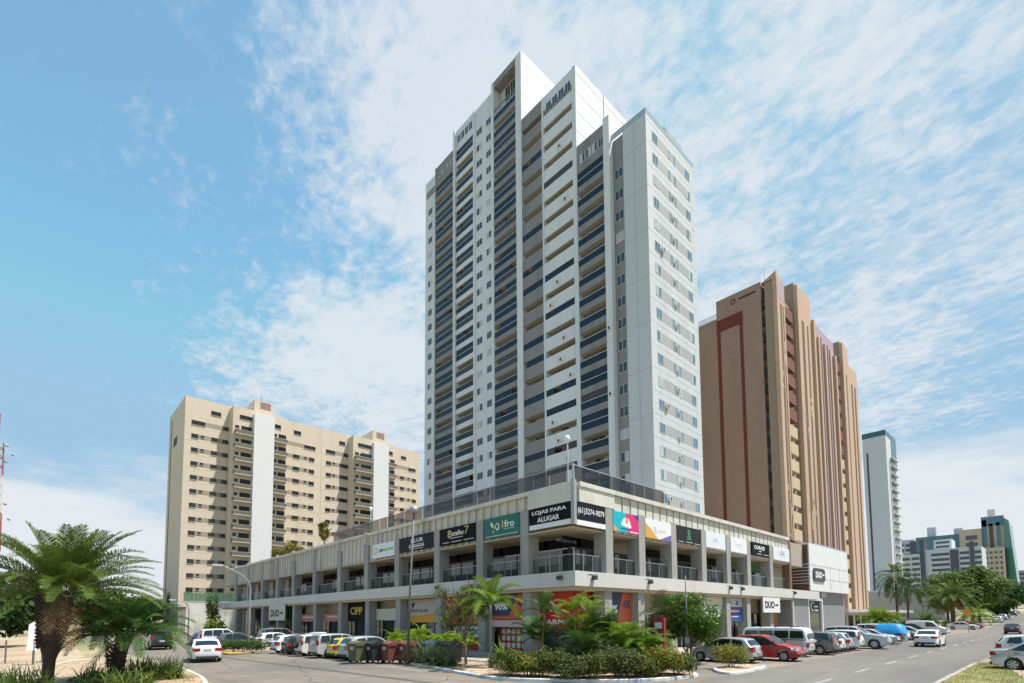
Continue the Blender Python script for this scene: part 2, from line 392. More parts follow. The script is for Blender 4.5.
# pale dirt lot on the left behind the palms
mb = MB(); mb.prism([(-42,1.0),(-50,3.2),(-70,3.6),(-120,2.5),(-120,-30),(-60,-25),(-36,-12),(-37,-1)], -.02, .02, False)
mb.build('dirt_lot', mat('pale_dirt', (.40,.31,.21), .95, .12, .5, 8, col2=(.31,.22,.14), patch=(.45,.65), pscale=.2, bump=.2), kind='structure')

# repaired strips and cracks in the street surface
mb = MB(); random.seed(14)
for (x0,y0,x1,y1,w_) in ((-44,10.2,-18,12.6,.35),(-30,7.2,-16.5,15.0,.03),(-36,13.2,-22,9.0,.03),(-20,14.6,-12.2,6.4,.04),(-52,11.6,-31,8.2,.03)):
    n = 24; L_ = []
    for i in range(n+1):
        t_ = i/n; q = random.uniform(-.12,.12)*(1 if w_ < .1 else .3); L_.append((x0+(x1-x0)*t_+q, y0+(y1-y0)*t_+q))
    d = Vector((x1-x0,y1-y0)).normalized(); nn = Vector((-d.y,d.x))*w_*.5
    for a,c_ in zip(L_[:-1],L_[1:]): mb.quad((a[0]-nn.x,a[1]-nn.y,.0135),(c_[0]-nn.x,c_[1]-nn.y,.0135),(c_[0]+nn.x,c_[1]+nn.y,.0135),(a[0]+nn.x,a[1]+nn.y,.0135))
mb.build('tar_seams', mat('tar_seam',(.085,.078,.07),.85,.2,3), kind='structure')
# ------------------------------------------------------------------ apartment tower
Y0 = 57.7; FP = 3.12; ZF = 29.6
tw = thing('apartment_tower', 'tall white and grey apartment tower with stepped roofs standing on the shop podium', 'building', (-60, 64, 0))
F = FY(Y0)
PB = 11.2                       # podium roof
wall = MB(); wall.m = 0         # 0 white 1 grey 2 pale panel 3 loggia plaster
def vol(x0, x1, top, y1, m, y0=Y0+1.5, z0=PB):
    wall.m = m; wall.box(x0, x1, y0, y1, z0, top)
# blocks: back volumes
vol(-88.0,-84.2,94.3,71.0,0, Y0)
vol(-84.19,-77.61,95.45,71.0,3)
vol(-77.6,-71.8,98.5,71.0,3)
vol(-71.79,-66.41,98.5,71.0,0, Y0+.14)
vol(-66.4,-59.41,99.85,66.6,3)
vol(-59.4,-47.0,87.15,71.6,3)
vol(-46.99,-41.71,73.8,70.6,3)
vol(-41.7,-38.81,70.2,70.7,1, Y0+.3)
vol(-38.8,-35.12,70.2,70.7,2, Y0)
# piers and end walls reaching the facade plane
def pier(x0, x1, top, m, d=.3, y1=Y0+1.6, z0=PB): wall.m = m; wall.box(x0, x1, Y0-d, y1, z0, top)
pier(-77.9,-77.3,98.55,0,.35); pier(-72.0,-71.5,98.55,0,.06); pier(-66.7,-66.1,99.9,0,.06)
pier(-60.3,-58.9,99.9,0,.06,66.65); pier(-47.75,-46.98,87.2,0,.1,71.65); pier(-54.2,-53.85,87.2,0,.05)
pier(-41.75,-40.7,73.9,0,.55,70.65); pier(-84.5,-84.1,95.5,1,.05); pier(-59.6,-59.35,87.2,0,.05)
# one full concrete face round each floor of a loggia bay: band (slab edge) in front, ceiling behind
def bands(x0, x1, m, k0, k1, top):
    for k in range(k0, k1+1):
        z = ZF+FP*k
        wall.m = m; wall.box(x0, x1, Y0, Y0+.16, z-.92, z+.05)
        wall.m = 3; wall.box(x0, x1, Y0+.16, Y0+1.5, z-.90, z+.0)
    wall.m = m; wall.box(x0, x1, Y0, Y0+1.5, ZF+FP*(k1+1)-.92 if x0 != -66.1 else 98.7, top)
    if x0 == -66.1: wall.box(x0, x1, Y0, Y0+.16, ZF+FP*(k1+1)-.92, 94.3)
def solid(x0, x1, m, k0, k1, top):
    for k in range(k0, k1+1):
        z = ZF+FP*k
        wall.m = m; wall.box(x0, x1, Y0, Y0+.16, z-.92, z+1.12)
        wall.m = 3; wall.box(x0, x1, Y0+.16, Y0+1.5, z-.90, z+.0)
    wall.m = m; wall.box(x0, x1, Y0, Y0+1.5, ZF+FP*(k1+1)-.92, top)
K0 = -5
bays = [  # x0, x1, band mat, last floor, top, kind
    (-84.1,-77.9,1,19,95.45,'g'), (-77.3,-72.0,0,20,98.5,'g'), (-66.1,-60.3,1,20,99.85,'g'),
    (-59.35,-54.2,1,17,87.15,'s'), (-53.85,-47.75,0,17,87.15,'s'), (-46.98,-41.75,1,12,73.8,'g')]
balc = []; glaz = []; doors = []; wins = []; swins = []; acs = []; rails = []
random.seed(5)
for (x0,x1,m,k1,top,kind) in bays:
    (bands if kind == 'g' else solid)(x0,x1,m,K0,k1,top)
    for k in range(K0, k1+1):
        z = ZF+FP*k
        if z < 14: continue
        lux = random.random()
        if kind == 'g':
            b = MB(); b.m = 0 if random.random() < (.8 if x0 > -80 else .65) else 2
            F.box(b, x0+.02, x1-.02, z+.06, z+1.08, -.06, -.02)
            b.m = 1; F.box(b, x0, x1, z+1.08, z+1.14, -.08, .0)
            balc.append((z, b))
        if lux < .52:
            g = MB(); g.m = 0 if lux < .40 else 2; d = -.10 if kind == 'g' else -.05
            n = 4; w = (x1-x0)/n
            skip = random.choice([-1,-1,0,1,2,3]) if lux > .12 else -1
            for i in range(n):
                if i == skip: continue
                F.box(g, x0+i*w+.02, x0+(i+1)*w-.02, z+1.16, z+2.18, d-.03, d)
            g.m = 1
            for i in range(n+1): F.box(g, x0+i*w-.02 if i else x0, x0+i*w+.02, z+1.16, z+2.18, d-.04, d+.01)
            F.box(g, x0, x1, z+1.13, z+1.16, d-.05, d+.012); F.box(g, x0, x1, z+2.18, z+2.2, d-.05, d+.012)
            glaz.append((z, g))
        g = MB(); g.m = 0; c = x0+(x1-x0)*random.uniform(.3,.6); hw = random.uniform(.9,1.4)
        F.box(g, c-hw, c+hw, z+.02, z+2.12, -1.49, -1.44)
        g.m = 1; F.box(g, c-hw-.06, c-hw, z+.02, z+2.15, -1.49, -1.40); F.box(g, c-.03, c+.03, z+.02, z+2.12, -1.44, -1.41); F.box(g, c+hw, c+hw+.06, z+.02, z+2.15, -1.49, -1.40)
        if random.random() < .55:
            g.m = 2; s_ = random.choice((-1,1)); F.box(g, c+s_*hw*.98, c+s_*hw*random.uniform(.1,.55), z+.06, z+2.08, -1.438, -1.425)
        doors.append((z, g))
wallo = None
def win(lst, fr, u0, u1, z0, z1, d=.02, blind=None):
    w = MB(); w.m = 0 if random.random() < .72 else 2
    um = (u0+u1)/2
    fr.box(w, u0+.035, um-.02, z0+.035, z1-.035, d-.02, d+.01)
    w.m = 0 if random.random() < .7 else 2
    fr.box(w, um+.02, u1-.035, z0+.035, z1-.035, d-.02, d+.015)
    w.m = 1
    fr.box(w, u0, u0+.035, z0, z1, d-.02, d+.028); fr.box(w, u1-.035, u1, z0, z1, d-.02, d+.028)
    fr.box(w, u0+.035, u1-.035, z0, z0+.035, d-.02, d+.035); fr.box(w, u0+.035, u1-.035, z1-.035, z1, d-.02, d+.028)
    fr.box(w, um-.02, um+.02, z0+.035, z1-.035, d-.02, d+.03)
    lst.append((z0, w))
for k in range(K0, 21):
    z = ZF+FP*k
    if z < 12: continue
    if k < 19: win(wins, F, -86.9, -85.5, z+.75, z+2.1)
    win(wins, F, -71.1, -69.5, z+.82, z+2.1, -.12); win(wins, F, -68.3, -67.0, z+.82, z+2.1, -.12)
    if k <= 11: win(wins, F, -40.4, -39.05, z+.2, z+1.6, -.28)
# row of windows under the tallest roofs
for i in range(4):
    win(wins, F, -65.8+i*1.35, -64.55+i*1.35, 95.4, 98.4, -1.45); win(wins, F, -76.9+i*1.2, -75.9+i*1.2, 95.6, 97.2, .0)
    win(wins, F, -83.6+i*1.4, -82.9+i*1.4, 93.0, 93.8, .0); win(wins, F, -53.2+i*1.35, -52.1+i*1.35, 84.0, 85.6, .0)
    win(wins, F, -46.4+i*1.15, -45.5+i*1.15, 70.6, 72.0, .0)
wall.m = 1; F.box(wall, -87.6,-84.6, 90.6,92.1,-.02,.012)
# right face (toward the road): grey window bands with three windows each
FR = FX(-35.12); ZR = 22.55
for k in range(-2, 15):
    z = ZR+FP*k+1.05
    wall.m = 5; FR.box(wall, 59.15, 69.35, z, z+1.4, -.05, .012)
    win(swins, FR, 59.2, 60.5, z+.02, z+1.38); win(swins, FR, 68.0, 69.3, z+.02, z+1.38)
    win(swins, FR, 63.25, 63.8, z+.02, z+1.38); win(swins, FR, 64.75, 65.3, z+.02, z+1.38)
    if random.random() < .85 and z > 12:
        a = MB(); u = 63.9+random.uniform(0,.1); dz = random.uniform(-.3,.35)
        FR.box(a, u, u+.5, z+.4+dz, z+.78+dz, .03, .22); a.m = 1; FR.box(a, u+.1, u+.40, z+.46+dz, z+.73+dz, .22, .23); acs.append((z, a))
    if random.random() < .16 and z > 12:
        a = MB(); u = 60.7; FR.box(a, u, u+.6, z+.5, z+.98, .05, .36); a.m = 1; FR.box(a, u+.12, u+.48, z+.56, z+.92, .36, .375); acs.append((z, a))
    a_ = z+2.4
# panel joints: thin grooves set as dark strips
jnt = MB()
for k in range(-3, 16):
    z = ZR+FP*k
    if k % 2 == 0: F.box(jnt, -38.79,-35.13, z, z+.05, 0, .012)
    FR.box(jnt, 57.72, 70.65, z+.2, z+.24, 0, .008)
    FE = FX(-46.98)
F.box(jnt, -37.05,-37.0, PB, 70.2, 0, .010)
for zz in (76.5,79.6,82.8,85.9): FX(-46.975).box(jnt, 57.7,71.5, zz, zz+.05, 0, .010)
FX(-46.975).box(jnt, 64.6,64.75, 73.9,87.2,0,.05)
for zz in (89,92,95,98): FX(-58.9).box(jnt, 57.7,66.6, zz, zz+.05, 0, .012)
for x in (-87.5,-84.9,-70.9,-67.2): 
    for k in range(-5,21): F.box(jnt, x, x+.02, ZF+FP*k-.02, ZF+FP*k, -.1, -.09)
# AC boxes hung on white parapets
for x0 in (-53.85,):
    for k in range(-4, 17):
        if random.random() < .6:
            a = MB(); z = ZF+FP*k; u = x0+random.uniform(.6,5.0); F.box(a, u, u+.7, z-.5, z, .0, .3); a.m = 1; F.box(a, u+.15,u+.55,z-.45,z-.05,.3,.312); acs.append((z,a))
for k in range(0,10):
    if random.random() < .35:
        a = MB(); z = ZF+FP*k; F.box(a, -41.5,-40.85, z+.2, z+.7, .55, .85); a.m = 1; F.box(a,-41.35,-41.0,z+.25,z+.65,.85,.862); acs.append((z,a))
o_ = len(wall.v); wall.v += jnt.v; wall.f += [[i+o_ for i in f] for f in jnt.f]; wall.mi += [4]*len(jnt.f); wall.sm += jnt.sm
wall.build('wall', [M_WHITE, M_GREYP, M_PANEL, M_BEIGEIN, mat('joint_grey', (.33,.34,.35), .8), mat('band_grey',(.34,.345,.35),.75,.06,.6,stretch=(1,1,.1))], tw)
key = lambda t: t[0]
M_WB = mat('pale_blind', (.42,.45,.46), .35, .2, .3)
for nm, lst, ms in (('balcony_glass', balc, [M_BLUEGL, M_ALU, M_SMOKE]), ('loggia_glazing', glaz, [M_BLUEGL, M_DARK, M_SMOKE]),
                    ('balcony_door', doors, [M_WINGL, M_ALU, mat('curtain_cloth', (.50,.47,.42), .9, .15, 3, stretch=(6,6,.2))]), ('window', wins, [M_WINGL, M_ALU, M_WB]),
                    ('bedroom_window', swins, [mat('sky_glass', (.10,.18,.24), .05, .4, .3, spec=.9), M_ALU, M_WB]),
                    ('air_conditioner', acs, [mat('ac_white', (.68,.69,.68), .5), M_DARK])):
    capped(nm, [b for _, b in sorted(lst, key=key)], ms, tw)
# roof rail on the right block and the roof hut
rl = MB(); F.box(rl, -41.6,-35.13, 70.2, 71.05, -.06, 0); FR.box(rl, 57.76, 70.65, 70.2, 71.05, -.06, 0)
rl.build('roof_railing', mat('rail_glass', (.34,.41,.46), .1, spec=.7), tw)
hut = MB(); hut.box(-39.5,-35.9,63.9,68.6,70.2,73.0); hut.m = 1; hut.box(-35.9,-35.86,64.4,68.4,70.5,72.7); hut.build('roof_hut', [M_GREYP, M_CREAM], tw)
hd = MB(); hd.box(-64.6,-64.55,60,60.05,99.8,103.5); hd.box(-57,-56.95,66,66.05,87,91); hd.build('roof_antenna', M_STEEL, tw)
# ------------------------------------------------------------------ shop podium
CX, CY = -21.05, 25.01
pod = thing('shop_podium', 'low grey two storey shopping podium with deep columns and a pale canopy slab', 'building', (-45, 45, 0))
FL = FY(CY); FRr = FX(CX)
SL = 26.7; SRx = -22.75          # ground floor shopfront planes
UL = 27.7; URx = -23.7          # upper floor shopfront planes
LC = [-95.46,-88.87,-82.08,-75.66,-69.61,-62.74,-55.81,-49.42,-43.32,-36.78,-31.04,-26.12]
RC = [28.43,32.40,36.94,41.88,46.62,51.03,56.68]
M_FASC = mat('canopy_fascia', (.54,.525,.50), .8, .05, .5, col2=(.45,.435,.41), patch=(.55,.75), pscale=.3, stretch=(1,1,.3))
M_SOFF = mat('soffit_plaster', (.44,.36,.26), .9, .08, .5)
c = MB(); c.prism([(-104,CY),(CX,CY),(CX,71.6),(-26,71.6),(-26,84),(-104,84)], 4.72, 5.68)
c.build('canopy', M_FASC, pod)
c = MB(); c.prism([(-103.5,CY+.18),(CX-.18,CY+.18),(CX-.18,62.9),(-25.9,62.9),(-25.9,83.8),(-103.5,83.8)], 4.5, 4.72); c.build('soffit', M_SOFF, pod)
M_COL = mat('column_concrete', (.315,.305,.29), .85, .10, .9, col2=(.24,.23,.215), patch=(.5,.75), pscale=.5, stretch=(1,1,.4))
for x in LC:
    b = MB(); b.box(x, x+.8, CY+.12, CY+1.15, 5.68, 10.22); b.box(x, x+.8, CY+.3, CY+1.25, .12, 4.5); b.build('column', M_COL, pod)
for y in RC:
    b = MB(); b.box(CX-1.15, CX-.12, y, y+.8, 5.68, 10.22); b.box(CX-1.25, CX-.3, y, y+.8, .12, 4.5); b.build('column', M_COL, pod)
b = MB(); b.box(CX-.95, CX-.15, 62.3, 62.9, 5.68, 11.6); b.build('column', mat('brown_cladding', (.20,.105,.065), .7, .15, 3, stretch=(6,6,.4)), pod)
# body of the upper floor behind the columns and the ground floor shop walls
w = MB()
w.box(-100.5, -24.2+.5, UL+.12, 84, 5.68, 8.55)
w.box(-100.5, CX-.62, CY+.62, 84, 8.56, 11.25)                      # louvre back wall / roof mass
w.box(-100.5, SRx-.12, SL+.12, 84, .1, 4.5)
w.build('wall', [mat('shop_wall',(.36,.32,.25),.85,.08,.5)], pod)
lv = MB()
M_LOUV = mat('louvre_cream', (.60,.57,.51), .8, .07, .6, col2=(.36,.33,.27), patch=(.52,.75), pscale=.35, stretch=(1,1,.3))
u = -100.4
while u < -25.6: lv.box(u, u+.10, CY+.16, CY+.40, 8.6, 11.2); u += .92
lv.box(-100.4, -25.3, CY+.38, CY+.61, 8.6, 11.2); lv.box(-100.6, -21.75, CY+.08, CY+.64, 11.2, 11.5)
lv.box(-25.3,-21.3, CY+.10, CY+.62, 10.2, 11.2)
lv.build('louvre_band', M_LOUV, pod)
lv = MB(); u = 29.6
while u < 62.2: lv.box(CX-.60, CX-.22, u, u+.84, 8.6, 11.18); u += 1.0
lv.m = 0
lv.box(CX-.66, CX-.02, CY+.66, 62.3, 11.2, 11.5); lv.box(CX-.62, CX-.10, CY+.66, 29.5, 10.2, 11.2)
lv.build('louvre_band', mat('pale_louvre',(.58,.56,.50),.8,.08,.8,col2=(.44,.41,.35),patch=(.5,.72),pscale=.5,stretch=(1,1,.3)), pod)
b = MB(); b.box(CX-.28, CX-.02, CY+.02, CY+.28, 8.65, 11.55); b.build('corner_post', M_STEEL, pod)
# concrete posts along the far parapet, seen against the building behind
ps = MB()
for x in LC[:8]: ps.box(x+.2, x+.55, CY-.02, CY+.3, 10.3, 11.62)
ps.build('parapet_post', M_CONCL, pod)
for i, y in enumerate((43.4,48.2,53.0,57.8)):
    b = MB(); b.box(CX-3.2, CX-2.9, y, y+3.9, 11.3, 12.25); b.build('rooftop_panel', M_CONCL, pod)
# ceilings under the louvre band
b = MB(); b.box(-100.4, CX-.3, CY+.16, UL+.1, 8.45, 8.56); b.box(URx-.1, CX-.3, UL+.12, 62.3, 8.45, 8.56); b.build('soffit', M_SOFF, pod)
# terrace balustrade of dark mirror glass
gl = MB(); gl.m = 0
xs = [-57.6+1.55*i for i in range(24)]
for a, e in zip(xs[:-1], xs[1:]):
    if e < -21.3: FL.poly(gl, [(a+.03,11.52),(e-.03,11.52),(e-.03,12.66),(a+.03,12.66)], -.40)
ye = [25.5+1.37*i for i in range(9)]
for a, e in zip(ye[:-1], ye[1:]): FRr.poly(gl, [(a+.03,11.5),(e-.03,11.5),(e-.03,12.6),(a+.03,12.6)], -.40)
gl.m = 1; FL.box(gl, -57.6, -21.47, 12.66, 12.72, -.44, -.37); FRr.box(gl, 25.45, 36.5, 12.6, 12.66, -.44, -.37); gl.box(-21.52,-21.40, 25.38,25.5, 11.5,12.72)
gl.build('glass_balustrade', [mat('mirror_glass', (.45,.46,.48), .05, metal=1.0, bump=.15, bscale=.6, trans=(.10,(.27,.205,.165))), M_STEEL], pod)
# ---- upper floor fronts: guard rail, glazing and dark sign strip in every bay
random.seed(21)
M_SHOPGL = mat('shop_glass', (.035,.04,.042), .07, .5, .4, spec=.9)
M_STRIP = mat('black_sign_strip', (.012,.012,.014), .7, spec=.15)
M_FAINT = mat('faint_lettering', (.45,.45,.45), .6)
M_GREENS = mat('green_panel', (.015,.20,.035), .5)
def guard(fr, u0, u1, plaster=False):
    g = MB(); n = 3; w_ = (u1-u0)/n
    if plaster:
        g.m = 2; fr.box(g, u0, u1, 5.7, 6.7, -.75, -.6)
    else:
        for i in range(n): fr.poly(g, [(u0+i*w_+.03,5.76),(u0+(i+1)*w_-.03,5.76),(u0+(i+1)*w_-.03,6.8),(u0+i*w_+.03,6.8)], -.51)
    g.m = 1; fr.box(g, u0, u1, 6.8, 6.84, -.535, -.495)
    for i in range(n+1): fr.box(g, u0+i*w_-.015, u0+i*w_+.015, 5.68, 6.8, -.53, -.50)
    g.build('guard_rail', [M_CLEAR, M_STEEL, M_CONCL], pod)
def upper(fr, u0, u1, d, style):
    g = MB(); n = max(2, round((u1-u0)/1.5)); w_ = (u1-u0)/n
    u0, u1 = u0-.42, u1+.34; w_ = (u1-u0)/n
    for i in range(n): fr.box(g, u0+i*w_+.03, u0+(i+1)*w_-.03, 5.78, 7.55, d, d+.04)
    g.m = 1
    for i in range(n+1): fr.box(g, u0+i*w_-.04, u0+i*w_+.04, 5.7, 7.6, d, d+.08)
    fr.box(g, u0, u1, 7.55, 7.65, d, d+.08)
    g.build('shop_window', [M_SHOPGL, M_ALU if u1 > -26 and fr is FL else M_DARK], pod)
    if style in (0, 2):
        s = MB(); fr.box(s, u0-.55, u1-.1, 7.7, 8.35, d, d+.12); q = s.build('fascia_board', M_STRIP, pod)
    if style == 3:
        s = MB(); fr.box(s, u0-.2, u1-.8, 7.7, 8.3, d+.05, d+.14); s.build('fascia_board', M_GREENS, pod)
dU = -(UL+.12-CY)
for i, x in enumerate(LC):
    x1 = LC[i+1] if i+1 < len(LC) else None
    if x1 is None: break
    a, e = x+.8, x1
    if i < 3:
        b = MB(); FL.box(b, a, e, 5.7, 8.5, dU, dU+.9); b.m = 1; FL.box(b, a+.2, a+3.0, 5.75, 8.2, dU+.9, dU+.95); b.build('plaster_infill', [M_CREAM, M_DARK], pod)
        guard(FL, a, e)
    else:
        upper(FL, a, e, dU, 0 if i > 6 else 2); guard(FL, a, e)
upper(FL, -25.3, URx-.12, dU, 0); guard(FL, -25.3, -21.55)
dR = -(CX-URx-.12) if False else -(CX-(-23.7))-.0
dR = -2.65
for i, y in enumerate(RC):
    a, e = y+.8, (RC[i+1] if i+1 < len(RC) else 62.3)
    upper(FRr, a, e, dR, [0,1,2,2,0,3,3][i]); guard(FRr, a, e)
upper(FRr, UL+.14, 28.43, dR, 0); guard(FRr, 25.5, 28.43)
# shop strip names that can be read
def sign(fr, u0, u1, v0, v1, d, m, label, texts=(), group='shop signs on the podium front', name='shop_sign', th=.10, deco=None, cat='sign'):
    b = MB(); fr.box(b, u0, u1, v0, v1, d-th, d); ms = [m]
    o = tag(b.build(name, ms), label, cat, group)
    for (s, a0, a1, b0, b1, tm, bold) in texts:
        W_, H_ = u1-u0, v1-v0
        text_part('lettering', s, fr, u0+a0*W_, u0+a1*W_, v0+b0*H_, v0+b1*H_, d+.006, tm, o, bold)
    if deco: deco(fr, u0, u1, v0, v1, d, o)
    return o
def dshape(name, polys, m):
    def f(fr, u0, u1, v0, v1, d, o):
        for k, (pts, mm) in enumerate(polys):
            b = MB(); W_, H_ = u1-u0, v1-v0; fr.poly(b, [(u0+a*W_, v0+c_*H_) for a, c_ in pts], d+.004+.001*k); b.build(name, mm, o)
    return f
def disc(cu, cv, ru, rv, n=18, r0=0): return [(cu+ru*math.cos(2*math.pi*i/n+r0), cv+rv*math.sin(2*math.pi*i/n+r0)) for i in range(n)]
T_W = mat('white_lettering', (.75,.75,.75), .6); T_K = mat('black_lettering', (.015,.015,.015), .6)
T_Y = mat('yellow_lettering', (.62,.42,.05), .6); T_G = mat('green_lettering', (.22,.48,.14), .6); T_N = mat('navy_lettering', (.03,.05,.16), .6)
T_GOLD = mat('gold_lettering', (.52,.45,.18), .6)
S_BLK = mat('black_signboard', (.010,.010,.011), .7, spec=.12); S_WHT = mat('white_signboard', (.72,.73,.74), .5, .04, .8)
S_NAVY = mat('navy_signboard', (.012,.016,.026), .7, spec=.12); S_GRN = mat('teal_signboard', (.0,.13,.095), .5)
S_CHR = mat('charcoal_signboard', (.030,.030,.034), .7, spec=.12)
def bars(rows):
    return [([(a,c_),(b_,c_),(b_,c_+h),(a,c_+h)], m) for a,b_,c_,h,m in rows]
sign(FL,-47.6,-43.35,8.72,10.12,-.1,S_WHT,'white sign with a green disc on the shaded shop front','' or [('2M',.30,.48,.38,.62,T_N,.03)],deco=dshape('mark',[(disc(.15,.5,.085,.26),T_G),(disc(.15,.5,.05,.15),S_WHT)]+bars([(.5,.66,.40,.2,T_G),(.69,.80,.40,.2,T_G),(.83,.95,.40,.2,T_G)]),T_G))
sign(FL,-42.45,-36.85,8.80,10.15,-.1,S_CHR,'charcoal sign with small white lettering beside the street lamp post',[('KLUR',.36,.72,.55,.80,T_W,.02)],deco=dshape('mark',bars([(.30,.74,.36,.07,M_FAINT),(.30,.74,.24,.07,T_W),(.32,.72,.10,.05,M_FAINT)]),T_W))
sign(FL,-35.9,-31.08,8.75,10.15,-.1,S_BLK,'black sign with white and gold script beside the green sign',[('otelho',.36,.68,.48,.78,T_W,.015),('B',.24,.36,.42,.84,T_GOLD,.02),('7',.70,.82,.48,.92,T_GOLD,0)],deco=dshape('mark',bars([(.3,.66,.34,.05,M_FAINT),(.08,.28,.12,.05,M_FAINT),(.34,.62,.12,.05,M_FAINT),(.68,.95,.12,.05,M_FAINT)]),T_W))
leaf = lambda cx,cy,l,w,a: [(cx+l*t*math.cos(a)-s*w*math.sin(math.pi*t)*math.sin(a)*.4, cy+l*t*math.sin(a)*2.2+s*w*math.sin(math.pi*t)*math.cos(a)*2.2) for s,ts in ((1,(0,.2,.4,.6,.8,1)),(-1,(.8,.6,.4,.2))) for t in ts]
sign(FL,-30.0,-26.16,8.66,10.2,-.1,S_GRN,'dark green sign with white lettering and a leaf emblem',[('fro',.58,.86,.42,.76,T_W,.02),('i',.51,.555,.42,.78,T_Y,.02)],deco=dshape('mark',[(leaf(.27,.5,.16,.06,2.2),T_W),(leaf(.28,.42,.14,.05,.9),T_Y),(leaf(.28,.42,.1,.04,-1.9),T_Y),(disc(.385,.52,.055,.19),T_W),(disc(.375,.54,.035,.13),S_GRN)]+bars([(.56,.86,.34,.02,T_W),(.04,.96,.08,.025,T_W)]),T_G))
def under(fr,u0,u1,v0,v1,d,o):
    b = MB(); fr.box(b,u0,u1,v0-.33,v0-.004,d-.10,d+.004); b.build('white_panel', S_WHT, o)
sign(FL,-25.15,-21.4,9.05,10.15,-.08,S_BLK,'black corner sign offering shops for rent in white capitals',[('LOJAS PARA',.07,.90,.54,.85,T_W,.03),('ALUGAR',.20,.74,.10,.42,T_W,.03)],deco=under)
sign(FRr,25.35,28.36,8.98,10.12,-.08,S_NAVY,'black corner sign with a white telephone number',[('(61)3274-9079',.04,.96,.30,.74,T_W,.006)],deco=under)
M_TURQ = mat('turquoise_print', (.0,.40,.48), .5); M_PINK = mat('magenta_print', (.62,.02,.16), .5); M_ORNG = mat('orange_print', (.62,.33,.06), .5); M_PURP = mat('purple_print', (.14,.12,.36), .5); M_INDI = mat('indigo_print', (.06,.03,.22), .5)
sign(FRr,29.27,32.38,8.70,10.1,-.1,M_TURQ,'turquoise and magenta sign with a white emblem',deco=dshape('mark',[([(.55,0),(1,0),(1,1),(.5,1),(.46,.6),(.58,.4)],M_PINK),([(.78,1),(1,.62),(1,1)],M_INDI),([(0,0),(.2,0),(.1,.22),(0,.3)],M_ORNG),(disc(.5,.52,.16,.26,7),T_W),(disc(.52,.6,.07,.18,5),M_ORNG),(disc(.36,.42,.07,.12,6),T_W),(disc(.62,.35,.08,.12,6),T_W)]+bars([(.3,.66,.16,.05,M_INDI),(.62,.95,.04,.05,T_W)]),T_W))
sign(FRr,33.25,36.9,8.65,10.08,-.1,S_WHT,'white sign with orange and purple corner wedges',deco=dshape('mark',[([(0,0),(.48,0),(.2,.5),(0,.75)],M_ORNG),([(.55,0),(1,0),(1,.34)],M_PURP),(leaf(.3,.65,.22,.08,-.9),mat('lilac_print',(.55,.50,.62),.5)),]+bars([(.5,.8,.40,.09,mat('pale_orange_print',(.7,.5,.3),.5))]),T_W))
sign(FRr,37.8,41.84,8.70,10.1,-.1,S_CHR,'charcoal sign with a dark green emblem',deco=dshape('mark',[(disc(.48,.72,.07,.16,7),mat('bottle_green_print',(.03,.16,.06),.5)),([(.38,.25),(.58,.25),(.52,.6),(.44,.6)],MATS['bottle_green_print'])]+bars([(.05,.25,.06,.04,M_FAINT),(.35,.62,.08,.04,M_FAINT),(.7,.95,.05,.04,M_FAINT)]),T_W))
S_ICE = mat('ice_white_signboard', (.66,.70,.73), .5); T_P = mat('pale_grey_lettering', (.50,.53,.56), .6)
sign(FRr,42.7,46.4,8.75,10.15,-.1,S_ICE,'pale sign with faint grey script, right of the charcoal one',deco=dshape('mark',[(disc(.42,.6,.12,.03,8),T_P)]+bars([(.3,.62,.36,.05,T_P),(.38,.58,.46,.12,T_P)]),T_W))
sign(FRr,47.5,51.0,8.75,10.13,-.1,S_WHT,'plain white sign left of the black one with white capitals',deco=dshape('mark',bars([(.3,.72,.5,.09,T_P),(.36,.66,.36,.04,T_P)]),T_W))
sign(FRr,52.15,56.6,8.78,10.12,-.1,S_BLK,'black sign with bold white capitals on the sunlit front',[('CORAZI',.14,.72,.50,.78,T_W,.03)],deco=dshape('mark',bars([(.40,.54,.34,.06,T_W),(.28,.55,.14,.05,M_FAINT),(.65,.95,.14,.05,M_FAINT)]),T_W))
sign(FRr,57.7,62.25,8.74,10.15,-.1,S_ICE,'pale blue sign with thin dark lettering at the far end',deco=dshape('mark',bars([(.26,.34,.52,.08,M_FAINT),(.40,.70,.45,.09,mat('slate_print',(.2,.22,.27),.5)),(.46,.54,.62,.14,MATS['slate_print']),(.6,.66,.62,.12,MATS['slate_print']),(.36,.70,.30,.03,M_FAINT)]),T_W))
FU = FY(UL+.12)
text_part('lettering','ESCOLA DE',FX(CX+dR+.12),28.0-1.9,28.2,7.93,8.13,.01,M_FAINT,pod)
# ---- ground floor shops
gf = -(SL+.12-CY); gr = -(CX-SRx+.12)
M_RED = mat('pharmacy_red', (.46,.035,.02), .55, .08, 2); M_ORED = mat('orange_red_print', (.52,.10,.03), .5); M_NPR = mat('navy_print', (.02,.03,.08), .5)
def shop(fr, u0, u1, d, m=M_SHOPGL, v0=.15, v1=3.0, fm=M_DARK):
    g = MB(); n = max(2, round((u1-u0)/1.3)); w_ = (u1-u0)/n
    for i in range(n): fr.box(g, u0+i*w_+.04, u0+(i+1)*w_-.04, v0, v1-.05, d, d+.04)
    g.m = 1
    for i in range(n+1): fr.box(g, u0+i*w_-.04, u0+i*w_+.04, v0, v1, d, d+.09)
    fr.box(g, u0, u1, v1-.05, v1+.05, d, d+.09)
    g.build('shop_window', [m, fm], pod)
for i in range(len(LC)-1):
    shop(FL, LC[i]+.4, LC[i+1]+.4, gf, v1=3.0 if i > 3 else 4.3)
shop(FL, -25.7, SRx-.05, gf)
for i, y in enumerate(RC):
    e = RC[i+1] if i+1 < len(RC) else 62.6
    shop(FRr, y+.4, e+.4 if e < 62 else e, gr, fm=M_ALU if i in (1,2) else M_DARK)
shop(FRr, SL+.2, 28.8, gr)
